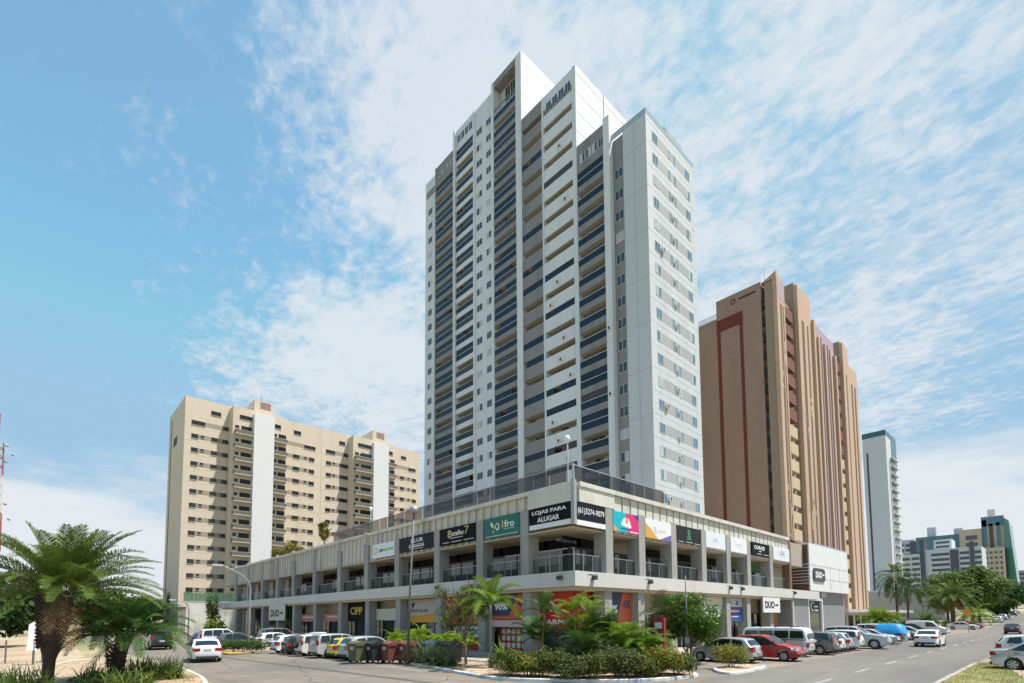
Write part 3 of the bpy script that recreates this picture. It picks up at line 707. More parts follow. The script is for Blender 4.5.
M_WARM = mat('warm_timber', (.26,.13,.06), .6, .2, 2, stretch=(5,5,.5))
G_ = 'shop boards under the canopy'
mat('pale_pink_print',(.62,.45,.42),.6)
def board(fr, u0, u1, v0, v1, d, m, label, texts=(), deco=None, th=.12): return sign(fr,u0,u1,v0,v1,d,m,label,texts,G_,'shop_board',th,deco)
board(FL,-26.3,SRx+.10,2.0,4.47,gf+.22,M_RED,'red pharmacy board under the canopy corner on the shaded side',[('FARMA',.25,.95,.10,.24,T_W,.02)],deco=dshape('mark',[([(.3,.62),(.45,.45),(.6,.62),(.45,.79)],T_W),([(.38,.62),(.45,.54),(.52,.62),(.45,.70)],M_RED)],T_W))
bR = board(FX(SRx),SL+.13,29.3,2.0,4.47,.10,M_RED,'red pharmacy board under the canopy corner facing the road',[('FARMA',.10,.72,.12,.26,T_W,.02)],deco=dshape('mark',[([(.25,.62),(.42,.45),(.59,.62),(.42,.79)],T_W),([(.34,.62),(.42,.54),(.50,.62),(.42,.70)],M_RED)],T_W))
board(FL,-30.2,-26.16,2.6,4.45,-.9,M_ORED,'orange and navy discount poster beside the corner column on the shaded side',[('90%',.10,.46,.38,.66,T_W,.04),('4X',.72,.95,.50,.80,T_N,.04)],deco=dshape('mark',[([(0,.15),(.50,.15),(.74,1),(0,1)],M_NPR)],T_W))
board(FRr,29.25,32.4,2.2,4.45,-.9,M_ORED,'orange and navy discount poster on the road side',[('90%',.04,.46,.36,.62,T_W,.04),('4X',.66,.95,.5,.78,T_N,.04)],deco=dshape('mark',[([(0,0),(.40,0),(.66,1),(0,1)],M_NPR)],T_W))
board(FL,-30.2,-26.16,2.05,2.55,-.92,MATS['pale_pink_print'],'pale pink strip under the orange and navy poster on the shaded side')
b = MB(); FL.box(b,-30.0,-26.4,.15,2.1,gf+.1,gf+.24); b.m = 1
for i in range(6):
    for j in range(3): FL.box(b,-29.7+i*.55,-29.35+i*.55,.5+j*.52,.85+j*.52,gf+.24,gf+.25)
b.build('shop_door', [M_RED, T_W], pod)
board(FL,-35.9,-31.1,2.2,4.47,-.95,M_ORED,'orange red shop board hidden behind the drooping tree',deco=dshape('mark',[([(.5,0),(1,.1),(1,.55),(.45,.45)],M_ORNG)],T_W))
b = MB(); FL.box(b,-36,-31.1,.15,2.2,gf+.1,gf+.25); b.build('shop_counter', [M_RED], pod)
board(FL,-35.7,-31.6,1.15,2.1,gf+.40,T_W,'white board with navy capitals low behind the drooping tree',[('ATACADOS',.06,.94,.25,.75,T_N,.04)])
board(FL,-42.4,-36.9,2.35,4.45,gf+.75,mat('pale_grey_board',(.40,.39,.37),.6),'pale grey board with black lettering over an orange band',[('POPULAR',.10,.62,.44,.58,T_K,.03)],deco=dshape('mark',[([(0,0),(1,0),(1,.42),(.5,.34),(0,.26)],mat('amber_print',(.60,.27,.02),.5)),([(.12,.66),(.16,.62),(.24,.92),(.2,.86),(.12,.84)],T_K)],T_W))
board(FL,-48.5,-43.4,2.55,3.7,gf+.75,mat('cream_board',(.50,.47,.40),.6),'blank cream board under a dark strip')
board(FL,-54.9,-49.5,2.5,4.45,gf+.75,S_BLK,'black board with yellow capitals under the canopy',[('CIPP',.10,.62,.34,.76,T_Y,.02)])
board(FL,-61.8,-55.9,2.4,3.3,gf+.75,mat('faded_pink_board',(.40,.16,.15),.6),'faded pink board behind the bright green palms',deco=dshape('mark',bars([(.2,.9,.55,.2,mat('pale_pink_print',(.62,.45,.42),.6))]),T_W))
board(FL,-68.7,-62.8,2.4,3.3,gf+.75,mat('rose_board',(.36,.14,.13),.6),'faded pink board left of the other pink one',deco=dshape('mark',bars([(.1,.8,.5,.2,MATS['pale_pink_print'])]),T_W))
sign(FL,-77.4,-71.2,2.55,4.75,.12,mat('hanging_sign_shaded',(.52,.50,.44),.6),'square white hanging sign with black letters at the shaded far end',[('DUO',.12,.66,.22,.68,T_K,.05)],'hanging mall signs',deco=dshape('mark',bars([(.7,.9,.4,.12,T_K)]),T_W))  # white sign toned down: the shade of this side is in its colour
sign(FRr,53.8,58.2,3.08,4.62,.16,mat('hanging_sign_sunlit',(.68,.68,.67),.6),'white hanging sign with black letters on the sunlit side',[('DUO',.10,.66,.26,.76,T_K,.05)],'hanging mall signs',deco=dshape('mark',bars([(.7,.9,.44,.12,T_K)]),T_W))  # same white sign, painted lighter for the sunlit side
board(FRr,42.8,46.3,2.7,3.65,-.6,S_WHT,'white board with a black oval over a dark doorway',deco=dshape('mark',[(disc(.5,.5,.30,.13),T_K),(disc(.5,.85,.07,.09),T_K)],T_W))
b = MB(); FRr.box(b,42.8,46.4,3.7,4.48,-.66,-.56); b.m = 1; FRr.box(b,43.6,45.2,.15,2.7,-1.0,-.9); b.build('doorway', [M_CREAM, M_DARK], pod)
board(FRr,47.6,50.9,2.25,3.55,-.7,mat('royal_blue_board',(.02,.06,.24),.5),'blue board with a red and white strip',deco=dshape('mark',bars([(.0,.62,.62,.26,mat('flag_red_print',(.55,.03,.03),.5)),(.1,.8,.7,.08,T_W),(.1,.7,.30,.08,T_P)]),T_W))
board(FRr,47.6,50.9,3.6,4.46,-.72,mat('pale_photo_board',(.42,.44,.46),.6),'pale board with small figures above the blue board',deco=dshape('mark',bars([(.2,.32,.2,.45,mat('rust_print',(.4,.2,.12),.6)),(.6,.74,.2,.5,MATS['royal_blue_board'])]),T_W))
b = MB(); FRr.box(b,57.5,62.3,.15,4.48,gr+.1,gr+.25); b.m = 1; FRr.box(b,58.2,59.9,.15,2.4,gr+.25,gr+.30); b.build('timber_entrance', [M_WARM, M_DARK], pod)
b = MB(); b.box(CX-2.4,CX-.32,62.9,68.4,.12,4.9); b.m = 1; b.box(CX-.32,CX-.18,62.9,63.25,.12,4.5); b.build('grey_panel_wall', [mat('grey_cladding',(.21,.22,.225),.75,.06,.5), M_CONCL], pod)
# ---- white corner box with brown slatted side at the end of the podium
bx = thing('cladding_box', 'white box storey with brown slatted side at the end of the podium', 'building', (-24, 76, 0))
FB = FX(CX+.04)
b = MB(); b.box(-30, CX+.02, 68.42, 84.25, 5.75, 11.5); b.m = 1
for zz in (8.9, 7.3): FB.box(b, 68.5, 84.2, zz, zz+.03, -.02, .0)
for yy in (76.2, 80.2): FB.box(b, yy, yy+.03, 5.75, 8.9, -.02, .0)
b.build('wall', [mat('white_cladding', (.66,.67,.67), .7, .06, .5, col2=(.52,.53,.54), patch=(.55,.72), pscale=.4), MATS['joint_grey']], bx)
b = MB(); b.m = 0; b.box(-29.5, CX-.1, 68.2, 68.42, 5.7, 11.3); b.m = 1
for i in range(7): FY(68.2).box(b, -24.4, CX-.02, 6.6+i*.38, 6.66+i*.38, .0, .12)
b.build('slatted_side', [mat('brown_slats', (.115,.05,.03), .7, .2, 2, stretch=(8,8,.5)), M_ALU], bx)
b = MB(); n = 10
for i in range(n):
    a0 = math.pi*i/n; a1 = math.pi*(i+1)/n
    b.add([(-25.5+2.9*math.cos(a0),69,11.5+1.3*math.sin(a0)),(-25.5+2.9*math.cos(a1),69,11.5+1.3*math.sin(a1)),(-25.5+2.9*math.cos(a1),80,11.5+1.3*math.sin(a1)),(-25.5+2.9*math.cos(a0),80,11.5+1.3*math.sin(a0))],[(0,1,2,3)])
b.quad(*[(-25.5+2.9*math.cos(math.pi*i/n),69.4,11.5+1.3*math.sin(math.pi*i/n)) for i in range(n+1)])
b.build('vault_roof', mat('brown_vault', (.10,.055,.035), .6, .15, 2), bx)
b = MB(); b.box(-28, CX-.1, 71, 84.2, 11.5, 11.75); b.build('planter_edge', M_STEEL, bx)
b = MB(); FX(CX-.6).box(b, 68.42, 84.2, .12, 5.75, -4, 0); b.m = 1; FX(CX-.6).box(b, 74.0, 76.0, 5.0, 5.72, 0, .1)
for yy in (76.6,79.6,82.0): FX(CX-.6).box(b, yy, yy+.04, .12, 5.7, 0, .012)
b.build('lower_wall', [MATS['grey_cladding'], M_STEEL], bx)
b = MB(); FX(CX-.6).box(b, 68.9, 73.6, .15, 4.6, .0, .03); b.m = 1
for (u0,u1,v0,v1) in ((68.6,68.9,.12,4.9),(73.6,73.9,.12,4.9),(68.9,73.6,4.6,4.9)): FX(CX-.6).box(b,u0,u1,v0,v1,0,.25)
b.m = 2; FX(CX-.6).box(b,68.95,73.55,3.0,3.05,.03,.07)
b.build('glass_entrance', [M_SHOPGL, M_ALU, M_DARK], bx)
def rrect(n=6, r=.12, ry=.3):
    pts = []
    for cx_, cy_, a in ((1-r,1-ry,0),(r,1-ry,90),(r,ry,180),(1-r,ry,270)):
        for i in range(n+1):
            t = R(a+90*i/n); pts.append((cx_+r*math.cos(t), cy_+ry*math.sin(t)))
    return pts
o = MB(); pts = rrect(); FBs = FX(CX+.10)
P0 = [FBs.p(69.4+4.3*a, 6.95+1.6*c_, -.06) for a, c_ in pts]; P1 = [FBs.p(69.4+4.3*a, 6.95+1.6*c_, .06) for a, c_ in pts]; n = len(pts)
o.add(P0+P1, [tuple(range(n,2*n))]+[(i,(i+1)%n,n+(i+1)%n,n+i) for i in range(n)])
so_ = tag(o.build('shop_sign', mat('dark_sign_panel', (.045,.045,.048), .5)), 'dark rounded sign with white letters on the white box storey', 'sign', 'shop signs on the podium front')
text_part('lettering','DUO',FBs,70.1,72.4,7.35,8.15,.07,T_W,so_,.05); b = MB(); FBs.box(b,72.6,73.3,7.7,7.9,.06,.072); b.build('lettering', T_W, so_)
sign(FX(CX-.35),69.4,72.9,3.2,4.5,-.15,S_CHR,'grey sign with a white ring above the glass entrance','',deco=dshape('mark',[(disc(.34,.5,.22,.42),T_W),(disc(.38,.5,.17,.33),S_CHR)]+bars([(.4,.85,.45,.09,T_P),(.55,.9,.1,.09,T_W)]),T_W))
# wires, cameras and floodlights on the canopy edge
for (fr,u) in ((FL,-22.4),(FL,-29.4),(FRr,26.6),(FRr,33.2),(FRr,46.5),(FRr,49.0),(FL,-36.1),(FRr,62.7)):
    b = MB(); fr.box(b,u,u+.34,5.15,5.40,.05,.28); b.m = 1; fr.box(b,u+.12,u+.2,5.40,5.5,.0,.06); fr.box(b,u-.3,u+.7,5.5,5.54,.0,.03)
    b.build('floodlight', [M_DARK, M_STEEL], pod)
# ------------------------------------------------------------------ cream apartment slab on the left
BX0 = -131.83; P1 = 3.0; P2 = 3.5
be = thing('apartment_slab', 'long cream apartment block with two white vertical shafts and rows of balconies', 'building', (-140, 54, 0))
M_CR = mat('cream_render', (.60,.51,.405), .85, .05, .5, col2=(.51,.43,.335), patch=(.52,.75), pscale=.35, stretch=(1,1,.10))
M_CRS = mat('tan_window_band', (.31,.265,.215), .85, .05, .3)
M_BROWNW = mat('brown_frame', (.06,.045,.035), .5); M_DKGL = mat('dark_window_glass', (.02,.022,.025), .08, spec=.6)
w = MB(); B = FX(BX0)
w.box(-149.5, BX0, 23.52, 84.9, 5.5, 52.75)
w.m = 3; w.box(-149.3, BX0-.2, 23.7, 84.7, 0, 5.5)
w.m = 1
units = [dict(v0=32.45,s0=36.75,s1=41.3,v1=44.85), dict(v0=61.9,s0=67.4,s1=72.0,v1=74.9)]
shafts = []
for U in units:
    w.m = 0; w.box(BX0, BX0+P1, U['v0'], U['v1'], 5.5, 52.0)
    w.box(BX0-6, BX0+P1-.3, U['s0']+.3, U['s1'], 52.0, 54.9)
    s = MB(); s.box(BX0+P1-.2, BX0+P2+.6, U['s0'], U['s1'], 5.5, 51.0); shafts.append(s)
FS = FY(23.52)
w.m = 1
for k in range(12):
    zt = 44.42-3.145*k
    B.box(w, 24.86, 32.4, zt-1.05, zt, 0, .012); B.box(w, 46.0, 52.7, zt-1.05, zt, 0, .012)
    B.box(w, 55.7, 61.8, zt-1.05, zt, 0, .012); B.box(w, 76.6, 83.6, zt-1.05, zt, 0, .012)
B.box(w, 27.5, 32.4, 46.5, 47.55, 0, .012); B.box(w, 46.0, 50.0, 46.5, 47.55, 0, .012); B.box(w, 58.2,61.8,46.5,47.55,0,.012); B.box(w,76.6,81,46.5,47.55,0,.012)
w.m = 2
for k in range(13): B.box(w, 23.53, 84.8, 5.6+3.145*k+2.55, 5.6+3.145*k+2.6, 0, .006)
B.box(w, 54.4, 54.5, 5.5, 52.7, 0, .014)
w.m = 4; FS.box(w, -146.6,-146.1, 5.5, 51, 0, .06); FS.box(w, -143.5,-139.5, 43.6,45.6, 0, .02)
w.build('wall', [M_CR, M_CRS, mat('render_joint', (.42,.35,.25), .85), mat('grey_base', (.22,.205,.185), .85, .08, .4), mat('dark_recess', (.05,.045,.04), .8)], be)
for s in shafts: s.build('shaft', mat('white_shaft', (.64,.65,.66), .7, .03, .2, stretch=(1,1,.2)), be)
lg = MB()
B.box(lg, 38.4, 40.7, 53.0, 54.6, P1-.3, P1-.25); B.box(lg, 68.9, 71.2, 53.0, 54.6, P1-.3, P1-.25)
lg.build('rooftop_panel', mat('mauve_panel', (.27,.17,.17), .7, .2, 1.2), be)
ws = []; bs = []
random.seed(3)
def bwin(u0,u1,v0,v1,d=.012):
    b = MB(); B.box(b, u0+.05,u1-.05,v0+.05,v1-.05,d-.01,d+.02)
    b.m = 1; um = (u0+u1)/2
    for a,e,c_,f in ((u0,u0+.05,v0,v1),(u1-.05,u1,v0,v1),(u0+.05,u1-.05,v0,v0+.05),(u0+.05,u1-.05,v1-.05,v1)): B.box(b,a,e,c_,f,d-.01,d+.05)
    b.m = 2; B.box(b, u0-.06, u1+.06, v0-.08, v0, d-.01, d+.10); b.m = 1
    if u1-u0 > .9: B.box(b, um-.025, um+.025, v0+.05, v1-.05, d+.0, d+.04)
    ws.append((-u0*.7+v0*.1, b))
for k in range(-1,12):
    zt = 44.42-3.145*k
    for a,e in ([] if k < 0 else [(24.9,26.2),(28.85,30.1),(31.1,32.3),(47.2,48.8),(51.3,52.6),(55.8,57.1),(59.5,60.95),(61.0,61.8) if False else (60.9,61.85),(78.1,79.3),(82.2,83.4)]): bwin(a,e,zt-1.0,zt-.03)
    for a in (() if k < 0 else (26.75,50.0,57.6,80.6)): bwin(a,a+.65,zt-.62,zt-.1)
    for U in units:
        z = zt-2.15
        for (a,e) in ((U['v0']+.35,U['s0']-.1),(U['s1']+.1,U['v1']-.35)):
            bb = MB(); bb.m = 0; B.box(bb, a, e, z-.12, z+.06, P1, P1+1.15)
            bb.m = 1; B.box(bb, a, e, z+.06, z+.86, P1+1.05, P1+1.12); B.box(bb, a, a+.06, z+.06, z+.86, P1, P1+1.05); B.box(bb, e-.06, e, z+.06, z+.86, P1, P1+1.05)
            bb.m = 2; B.box(bb, a-.02, e+.02, z+.86, z+.93, P1+1.02, P1+1.15)
            bb.m = 3; wd = (e-a); B.box(bb, a+wd*.38, a+wd*.97, z+.06, z+2.25, P1, P1+.03); B.box(bb, a+wd*.06, a+wd*.26, z+1.4, z+2.15, P1, P1+.03)  # dark door glass widened to stand in for the shade of the balcony recess
            bs.append((-a, bb))
for (a,e,v0,v1) in ((24.85,27.5,46.5,47.5),(31.2,32.3,46.55,47.5),(28.65,30.7,49.6,50.6),(47.3,49.1,49.6,50.6),(50.0,52.9,46.5,47.4),(55.7,58.2,46.5,47.5),(60.6,61.8,46.5,47.5),(59.3,61.0,49.6,50.6),(78.3,80.0,49.6,50.5),(80.8,83.3,46.5,47.4)): bwin(a,e,v0,v1)
B = FX(BX0+P1)
for U in units:
    bwin(U['v0']+1.4,U['s0']-.2,49.2,50.2); bwin(U['v0']+1.9,U['s0']-.2,46.4,47.3); bwin(U['s1']+.3,U['s1']+1.8,48.9,49.9)
    bwin(U['v0']+.5,U['v0']+1.0,46.9,47.5)
M_GRAIL = mat('grey_parapet', (.125,.12,.11), .7, .15, .8)
capped('window', [b for _,b in sorted(ws, key=lambda t: -t[0])], [M_DKGL, M_BROWNW, M_CREAM], be)
capped('balcony', [b for _,b in sorted(bs, key=lambda t: -t[0])], [M_CREAM, M_GRAIL, M_CR, M_DKGL], be)
an = MB(); an.box(-134,-133.95,40,40.05,54.9,58.2); an.box(-134,-133.95,71,71.05,54.9,57.4); an.box(-140,-139.9,84.5,84.7,52.7,54); an.build('antenna', M_DARK, be)
# ------------------------------------------------------------------ brown tower
BXX = -30.95; BY = 90.69
br = thing('brown_tower', 'brown tower with two dark red stripes and ribbed sunlit side behind the podium', 'building', (-45, 115, 0))
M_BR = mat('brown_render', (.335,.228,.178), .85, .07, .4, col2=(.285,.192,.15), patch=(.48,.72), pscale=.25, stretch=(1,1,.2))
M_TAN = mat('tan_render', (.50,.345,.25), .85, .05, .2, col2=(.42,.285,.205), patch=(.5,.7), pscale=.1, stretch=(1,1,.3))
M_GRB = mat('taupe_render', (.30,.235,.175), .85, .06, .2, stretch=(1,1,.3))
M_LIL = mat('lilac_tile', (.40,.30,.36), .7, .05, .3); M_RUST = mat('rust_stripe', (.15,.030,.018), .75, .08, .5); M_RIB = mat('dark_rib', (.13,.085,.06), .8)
w = MB(); FB_ = FY(BY); FBX = FX(BXX)
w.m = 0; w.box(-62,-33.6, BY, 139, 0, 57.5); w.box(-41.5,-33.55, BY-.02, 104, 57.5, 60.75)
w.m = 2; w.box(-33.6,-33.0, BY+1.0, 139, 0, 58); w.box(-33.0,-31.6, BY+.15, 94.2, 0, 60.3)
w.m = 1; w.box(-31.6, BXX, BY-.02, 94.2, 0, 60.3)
w.add([(-33.5,BY,60.3),(-31,BY,60.3),(-31,94.2,60.3),(-33.5,94.2,60.3),(-31.2,BY,61.4),(-31,BY,61.6),(-31,94.2,60.6),(-33,94.2,60.4)],[(0,1,5,4),(1,2,6,5),(2,3,7,6),(3,0,4,7),(4,5,6,7)])
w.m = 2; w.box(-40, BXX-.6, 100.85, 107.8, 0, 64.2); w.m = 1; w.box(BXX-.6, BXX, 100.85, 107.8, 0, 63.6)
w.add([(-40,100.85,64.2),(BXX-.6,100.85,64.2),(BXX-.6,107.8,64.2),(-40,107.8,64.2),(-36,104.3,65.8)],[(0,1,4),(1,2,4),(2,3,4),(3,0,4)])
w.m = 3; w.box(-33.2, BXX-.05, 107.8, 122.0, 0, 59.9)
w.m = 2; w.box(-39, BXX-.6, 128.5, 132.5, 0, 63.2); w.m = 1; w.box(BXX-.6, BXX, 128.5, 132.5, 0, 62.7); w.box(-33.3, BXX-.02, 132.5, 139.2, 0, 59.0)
w.m = 2; w.box(-34,-32.2, 94.2,100.85,0,59.5); w.box(-34,-32.2,122,128.5,0,59.5)
w.m = 4
for (a,e,z1) in ((91.9,92.7,56.2),(93.1,93.6,56.2),(102.6,103.9,57.5),(105.4,106.2,57.5),(108.6,110.0,55.5),(112.0,113.8,55.5),(115.6,117.2,55.5),(119.0,120.4,55.5),(130.3,131.0,56),(134.2,135.2,55),(136.6,137.6,55)): FBX.box(w, a, e, 4, z1, 0, .02)
w.m = 3; FBX.box(w, 90.8, 94.1, 57.0, 60.2, 0, .018)
w.m = 1
for a in (110.4,114.3,117.6,121.0,107.9): FBX.box(w, a, a+.9, 3, 57.0 if a > 108 else 59.5, -.04, .5)
w.m = 3
for a in (111.0,115.0): FBX.box(w, a+.6, a+1.0, 3, 57.2, -.03, .62)
w.m = 5
for z in range(8, 60, 7): FB_.box(w, -61,-33.7, z, z+.035, 0, .006)
w.m = 6
random.seed(9)
for (x0,x1,z0) in ((-31.5,-31.0,42),(-31.5,-31.0,45)):
    pass
w.build('wall', [M_BR, M_TAN, M_GRB, M_LIL, M_RIB, mat('brown_joint', (.22,.135,.08), .85), M_CREAM], br)
# patched plaster: pale repairs on the ribbed front
pt = MB()
for (u,v) in ((92.0,44),(91.4,41.5),(93.4,47),(102.0,40),(103.9,37),(105.8,41),(101.6,23),(103.2,20),(105,22),(92.2,22),(93.2,18),(91.5,16),(102.3,13),(107,16),(92.8,12)):
    for _ in range(3):
        a = u+random.uniform(-.5,.5); z = v+random.uniform(-1.8,1.8); FBX.box(pt, a, a+random.uniform(.25,.6), z, z+random.uniform(.5,1.9), .021, .026)
pt.build('plaster_repair', mat('pale_filler', (.46,.38,.29), .9, .15, 1.5), br)
st = MB(); FB_.box(st,-41.5,-40.85,3,54.7,0,.02); FB_.box(st,-37.4,-36.8,3,54.7,0,.02); FB_.box(st,-41.55,-36.75,54.7,57.0,0,.02); st.build('stripe', M_RUST, br)
lo = MB(); pts = disc(-38.4,59.35,.5,.55,16); FB_.poly(lo, pts, .03); lo.m = 1; FB_.poly(lo, disc(-38.4,59.35,.28,.3,12), .036); lo.m = 0
FB_.box(lo,-37.3,-34.4,59.2,59.6,.03,.04); lo.build('roof_logo', [mat('dark_brown_sign', (.06,.035,.025), .6), M_BR], br)
for k in range(18):
    z = 57.6-3.05*k
    b = MB(); FB_.box(b,-33.5,-33.05,z-1.5,z,-.9,-.2); b.build('window', M_DKGL, br)
pan = []
for (a,e) in ((95.0,98.6),(123.2,126.6)):
    for k in range(18):
        z = 57.2-3.05*k
        b = MB(); b.m = 0 if k < 7 else 1; FBX.box(b, a, e, z-2.0, z, -1.2, -.25); b.m = 2; FBX.box(b, a, e, z-3.0, z-2.03, -1.25, -1.15); pan.append((z,b))
capped('balcony', [b for _,b in pan], [mat('rust_panel', (.17,.065,.05), .8, .1, 1), mat('cream_panel', (.50,.40,.27), .8, .08, .5), M_DKGL], br)
b = MB(); b.box(-46,-41.6, BY+.2, BY+.25, 57.5, 58.6); b.build('roof_railing', M_CLEAR, br)
b = MB(); b.tube([(-33.2,BY+1,60.5),(-33.2,BY+1,63.6)], .035, 6); b.build('antenna', M_STEEL, br)
# ------------------------------------------------------------------ slim white tower farther up the road
sl = thing('slim_tower', 'slim white tower with a teal cap farther up the road', 'building', (-46, 235, 0))
w = MB(); w.box(-49.8,-42.56,226.9,243.2,0,68.6); w.m = 1; FY(226.9).box(w,-48.7,-48.1,4,63,0,.03); FX(-42.56).box(w,230.5,231.2,3,60,0,.05)
w.m = 2
for z in range(4,62,3): FX(-42.56).box(w,232.5,241.5,z,z+.4,.0,.9)
w.build('wall', [mat('cool_white', (.56,.58,.60), .7, .03, .1), mat('slate_strip', (.05,.06,.08), .5), M_PANEL], sl)
w = MB(); w.box(-49.85,-42.5,226.85,243.3,68.6,70.6); w.box(-42.6,-42.45,235,243.2,58,68.6); w.build('glass_cap', mat('teal_glass', (.02,.10,.12), .12, spec=.8), sl)
for z in range(5,62,3):
    w = MB(); FX(-42.56).box(w,233,241,z+.6,z+2.3,0,.05); w.build('window', M_DKGL, sl)
# ------------------------------------------------------------------ offices far up the road
M_OFFW = mat('office_white', (.55,.57,.60), .7, .04, .1); M_OFFD = mat('office_dark', (.075,.085,.105), .4); M_TEAL = mat('office_teal', (.05,.17,.22), .25, spec=.7)
M_CRF = mat('office_cream', (.50,.40,.30), .8, .04, .1)
def banded(fr, mbs, u0, u1, v0, v1, n, frac=.5, gaps=0):
    h = (v1-v0)/n
    for k in range(n): 
        b = MB(); fr.box(b, u0, u1, v0+h*(k+.2), v0+h*(k+.2+frac), .0, .12); mbs.append(b)
of = thing('office_block', 'wide white office block with dark ribbon windows behind the roadside trees', 'building', (-45, 390, gz(390)))
w = MB(); w.box(-55.5,-31.0,378,400,4,40); w.m = 1; FY(378).box(w,-44.3,-40.6,6,39,0,.2); FY(378).box(w,-35.9,-34.0,6,43,0,.6); w.m = 0; w.box(-52,-44,384,398,40,46); w.box(-66,-57.6,376,390,4,38); w.m = 1; w.box(-57.6,-55.5,377,390,4,46)
w.build('wall', [M_OFFW, M_OFFD], of)
mbs = []; 
banded(FY(378),mbs,-52.6,-44.6,12,38.5,9); banded(FY(378),mbs,-40.2,-36.2,12,38.5,9); banded(FY(378),mbs,-33.8,-31.2,12,38.5,9); banded(FY(376),mbs,-65.6,-62.2,12,37,8); banded(FY(376),mbs,-61.4,-57.8,12,37,8); banded(FY(384),mbs,-51,-45,40.8,45.5,2)
capped('window', mbs, M_OFFD, of)
tg = thing('glass_office', 'teal glass office slab rising behind the white office block', 'building', (-50, 430, gz(430)))
w = MB(); w.box(-70.5,-39,428,450,4,51.5); w.m = 1; w.box(-67,-41,427.6,428,44,53.5); w.build('wall', [M_OFFD, M_TEAL], tg)
b = MB(); b.box(-61.5,-57,432,437,51.5,60); b.build('water_tank', M_OFFW, tg); b = MB(); b.cyl((-46,436),2.5,51.5,58); b.build('water_tank', M_OFFW, tg)
cw = thing('cream_office', 'cream office tower with teal glass corner and dark vertical strips', 'building', (-35, 425, gz(425)))
w = MB(); w.box(-44.5,-34.2,422,445,4,55); w.box(-34.2,-24.0,424,446,4,62); w.box(-33.5,-24.4,415,424,4,42)
w.m = 1; FY(424).box(w,-34.0,-24.2,56,61.5,0,.3); FY(424).box(w,-33.9,-31.8,44,60,0,.3); FY(424).box(w,-27.6,-25.9,44,58,0,.3); w.m = 2; FY(424).box(w,-30.8,-29.0,43,57.5,0,.3)
w.build('wall', [M_CRF, M_TEAL, mat('brown_strip', (.10,.06,.045), .5)], cw)
mbs = []; banded(FY(422),mbs,-41.5,-36.2,30,52,5,.6)
for i in range(4): banded(FY(415),mbs,-32.6+2.1*i,-31.5+2.1*i,10,41,10,.4)
capped('window', mbs, M_OFFD, cw)
b = MB(); b.box(-31.5,-28,430,434,62,67); b.build('water_tank', M_OFFW, cw)
gg = thing('green_tower', 'green glass tower edge right of the cream office tower', 'building', (-22, 440, gz(440)))
w = MB(); w.add([(-24,422,4),(-19.0,420,4),(-19.4,452,4),(-24,452,4),(-24,422,60),(-21.8,420,58),(-22,452,58),(-24,452,60)],[(0,1,5,4),(1,2,6,5),(2,3,7,6),(3,0,4,7),(4,5,6,7)])
w.build('wall', mat('green_glass', (.06,.22,.18), .2, spec=.6), gg)
sm_ = thing('small_tower', 'small pale apartment block beside the slim white tower', 'building', (-82, 470, gz(470)))
w = MB(); w.box(-86,-73.5,465,480,5,57); w.build('wall', M_OFFW, sm_)
mbs = []; banded(FY(465),mbs,-84.5,-80,30,55,7); banded(FY(465),mbs,-79,-75,30,55,7); capped('window', mbs, M_OFFD, sm_)
ft = thing('distant_tower', 'distant greyish tower at the far right edge of the road', 'building', (-26, 590, gz(590)))
w = MB(); w.box(-27.5,-20,585,600,5,38); w.box(-20,-14,590,600,5,30); w.build('wall', mat('distant_grey', (.33,.30,.31), .8), ft)
mbs = []; banded(FY(585),mbs,-27,-20.5,12,37,7); capped('window', mbs, M_OFFD, ft)
lg_ = thing('low_hall', 'low pale grey hall with blank walls behind the coconut palms', 'building', (-35, 190, gz(180)))
w = MB(); w.box(-46,-22.5,178,200,0,9.3); w.box(-58,-38,196,215,0,10.5); w.m = 1; FY(178).box(w,-46,-22.5,6.2,6.35,0,.02); w.build('wall', [mat('hall_grey', (.42,.43,.44), .8, .05, .2), M_STEEL], lg_)
lh = thing('cream_kiosk', 'low cream building with a flat awning at the foot of the brown tower', 'building', (-27, 100, 0))
w = MB(); w.box(-30.9,-24.5,92,139,.1,3.2); w.m = 1; w.box(-31,-23,91.5,139.5,3.2,3.7); w.m = 2
for y in range(93,138,4): FX(-24.5).box(w,y,y+2.6,.9,2.7,0,.05)
w.build('wall', [M_CREAM, M_CONCL, M_DKGL], lh)
# stained white wall left of the podium
ww = MB(); ww.box(-112.3,-112.0,21.3,33.5,0,6.05); ww.m = 1; ww.box(-112.35,-111.95,21.25,33.5,6.05,6.2)
tag(ww.build('boundary_wall', [mat('stained_white_wall', (.58,.56,.52), .9, .10, .4, 8, col2=(.34,.31,.27), patch=(.50,.68), pscale=.28, stretch=(1,1,.8)), M_CONCL]), 'tall stained white wall between the cream block and the podium', 'wall')
gf_ = MB(); 
for i in range(18): gf_.box(-118.1,-118.0,22+i*.7,22.06+i*.7,6.2,8.2)
gf_.box(-118.1,-118.0,22,34.2,8.1,8.2); gf_.box(-118.08,-118.02,22,34.2,6.3,8.0) 
tag(gf_.build('green_fence', mat('green_mesh', (.12,.24,.16), .7, trans=(.45,(.75,.85,.78)))), 'green mesh fence above the stained white wall', 'fence')
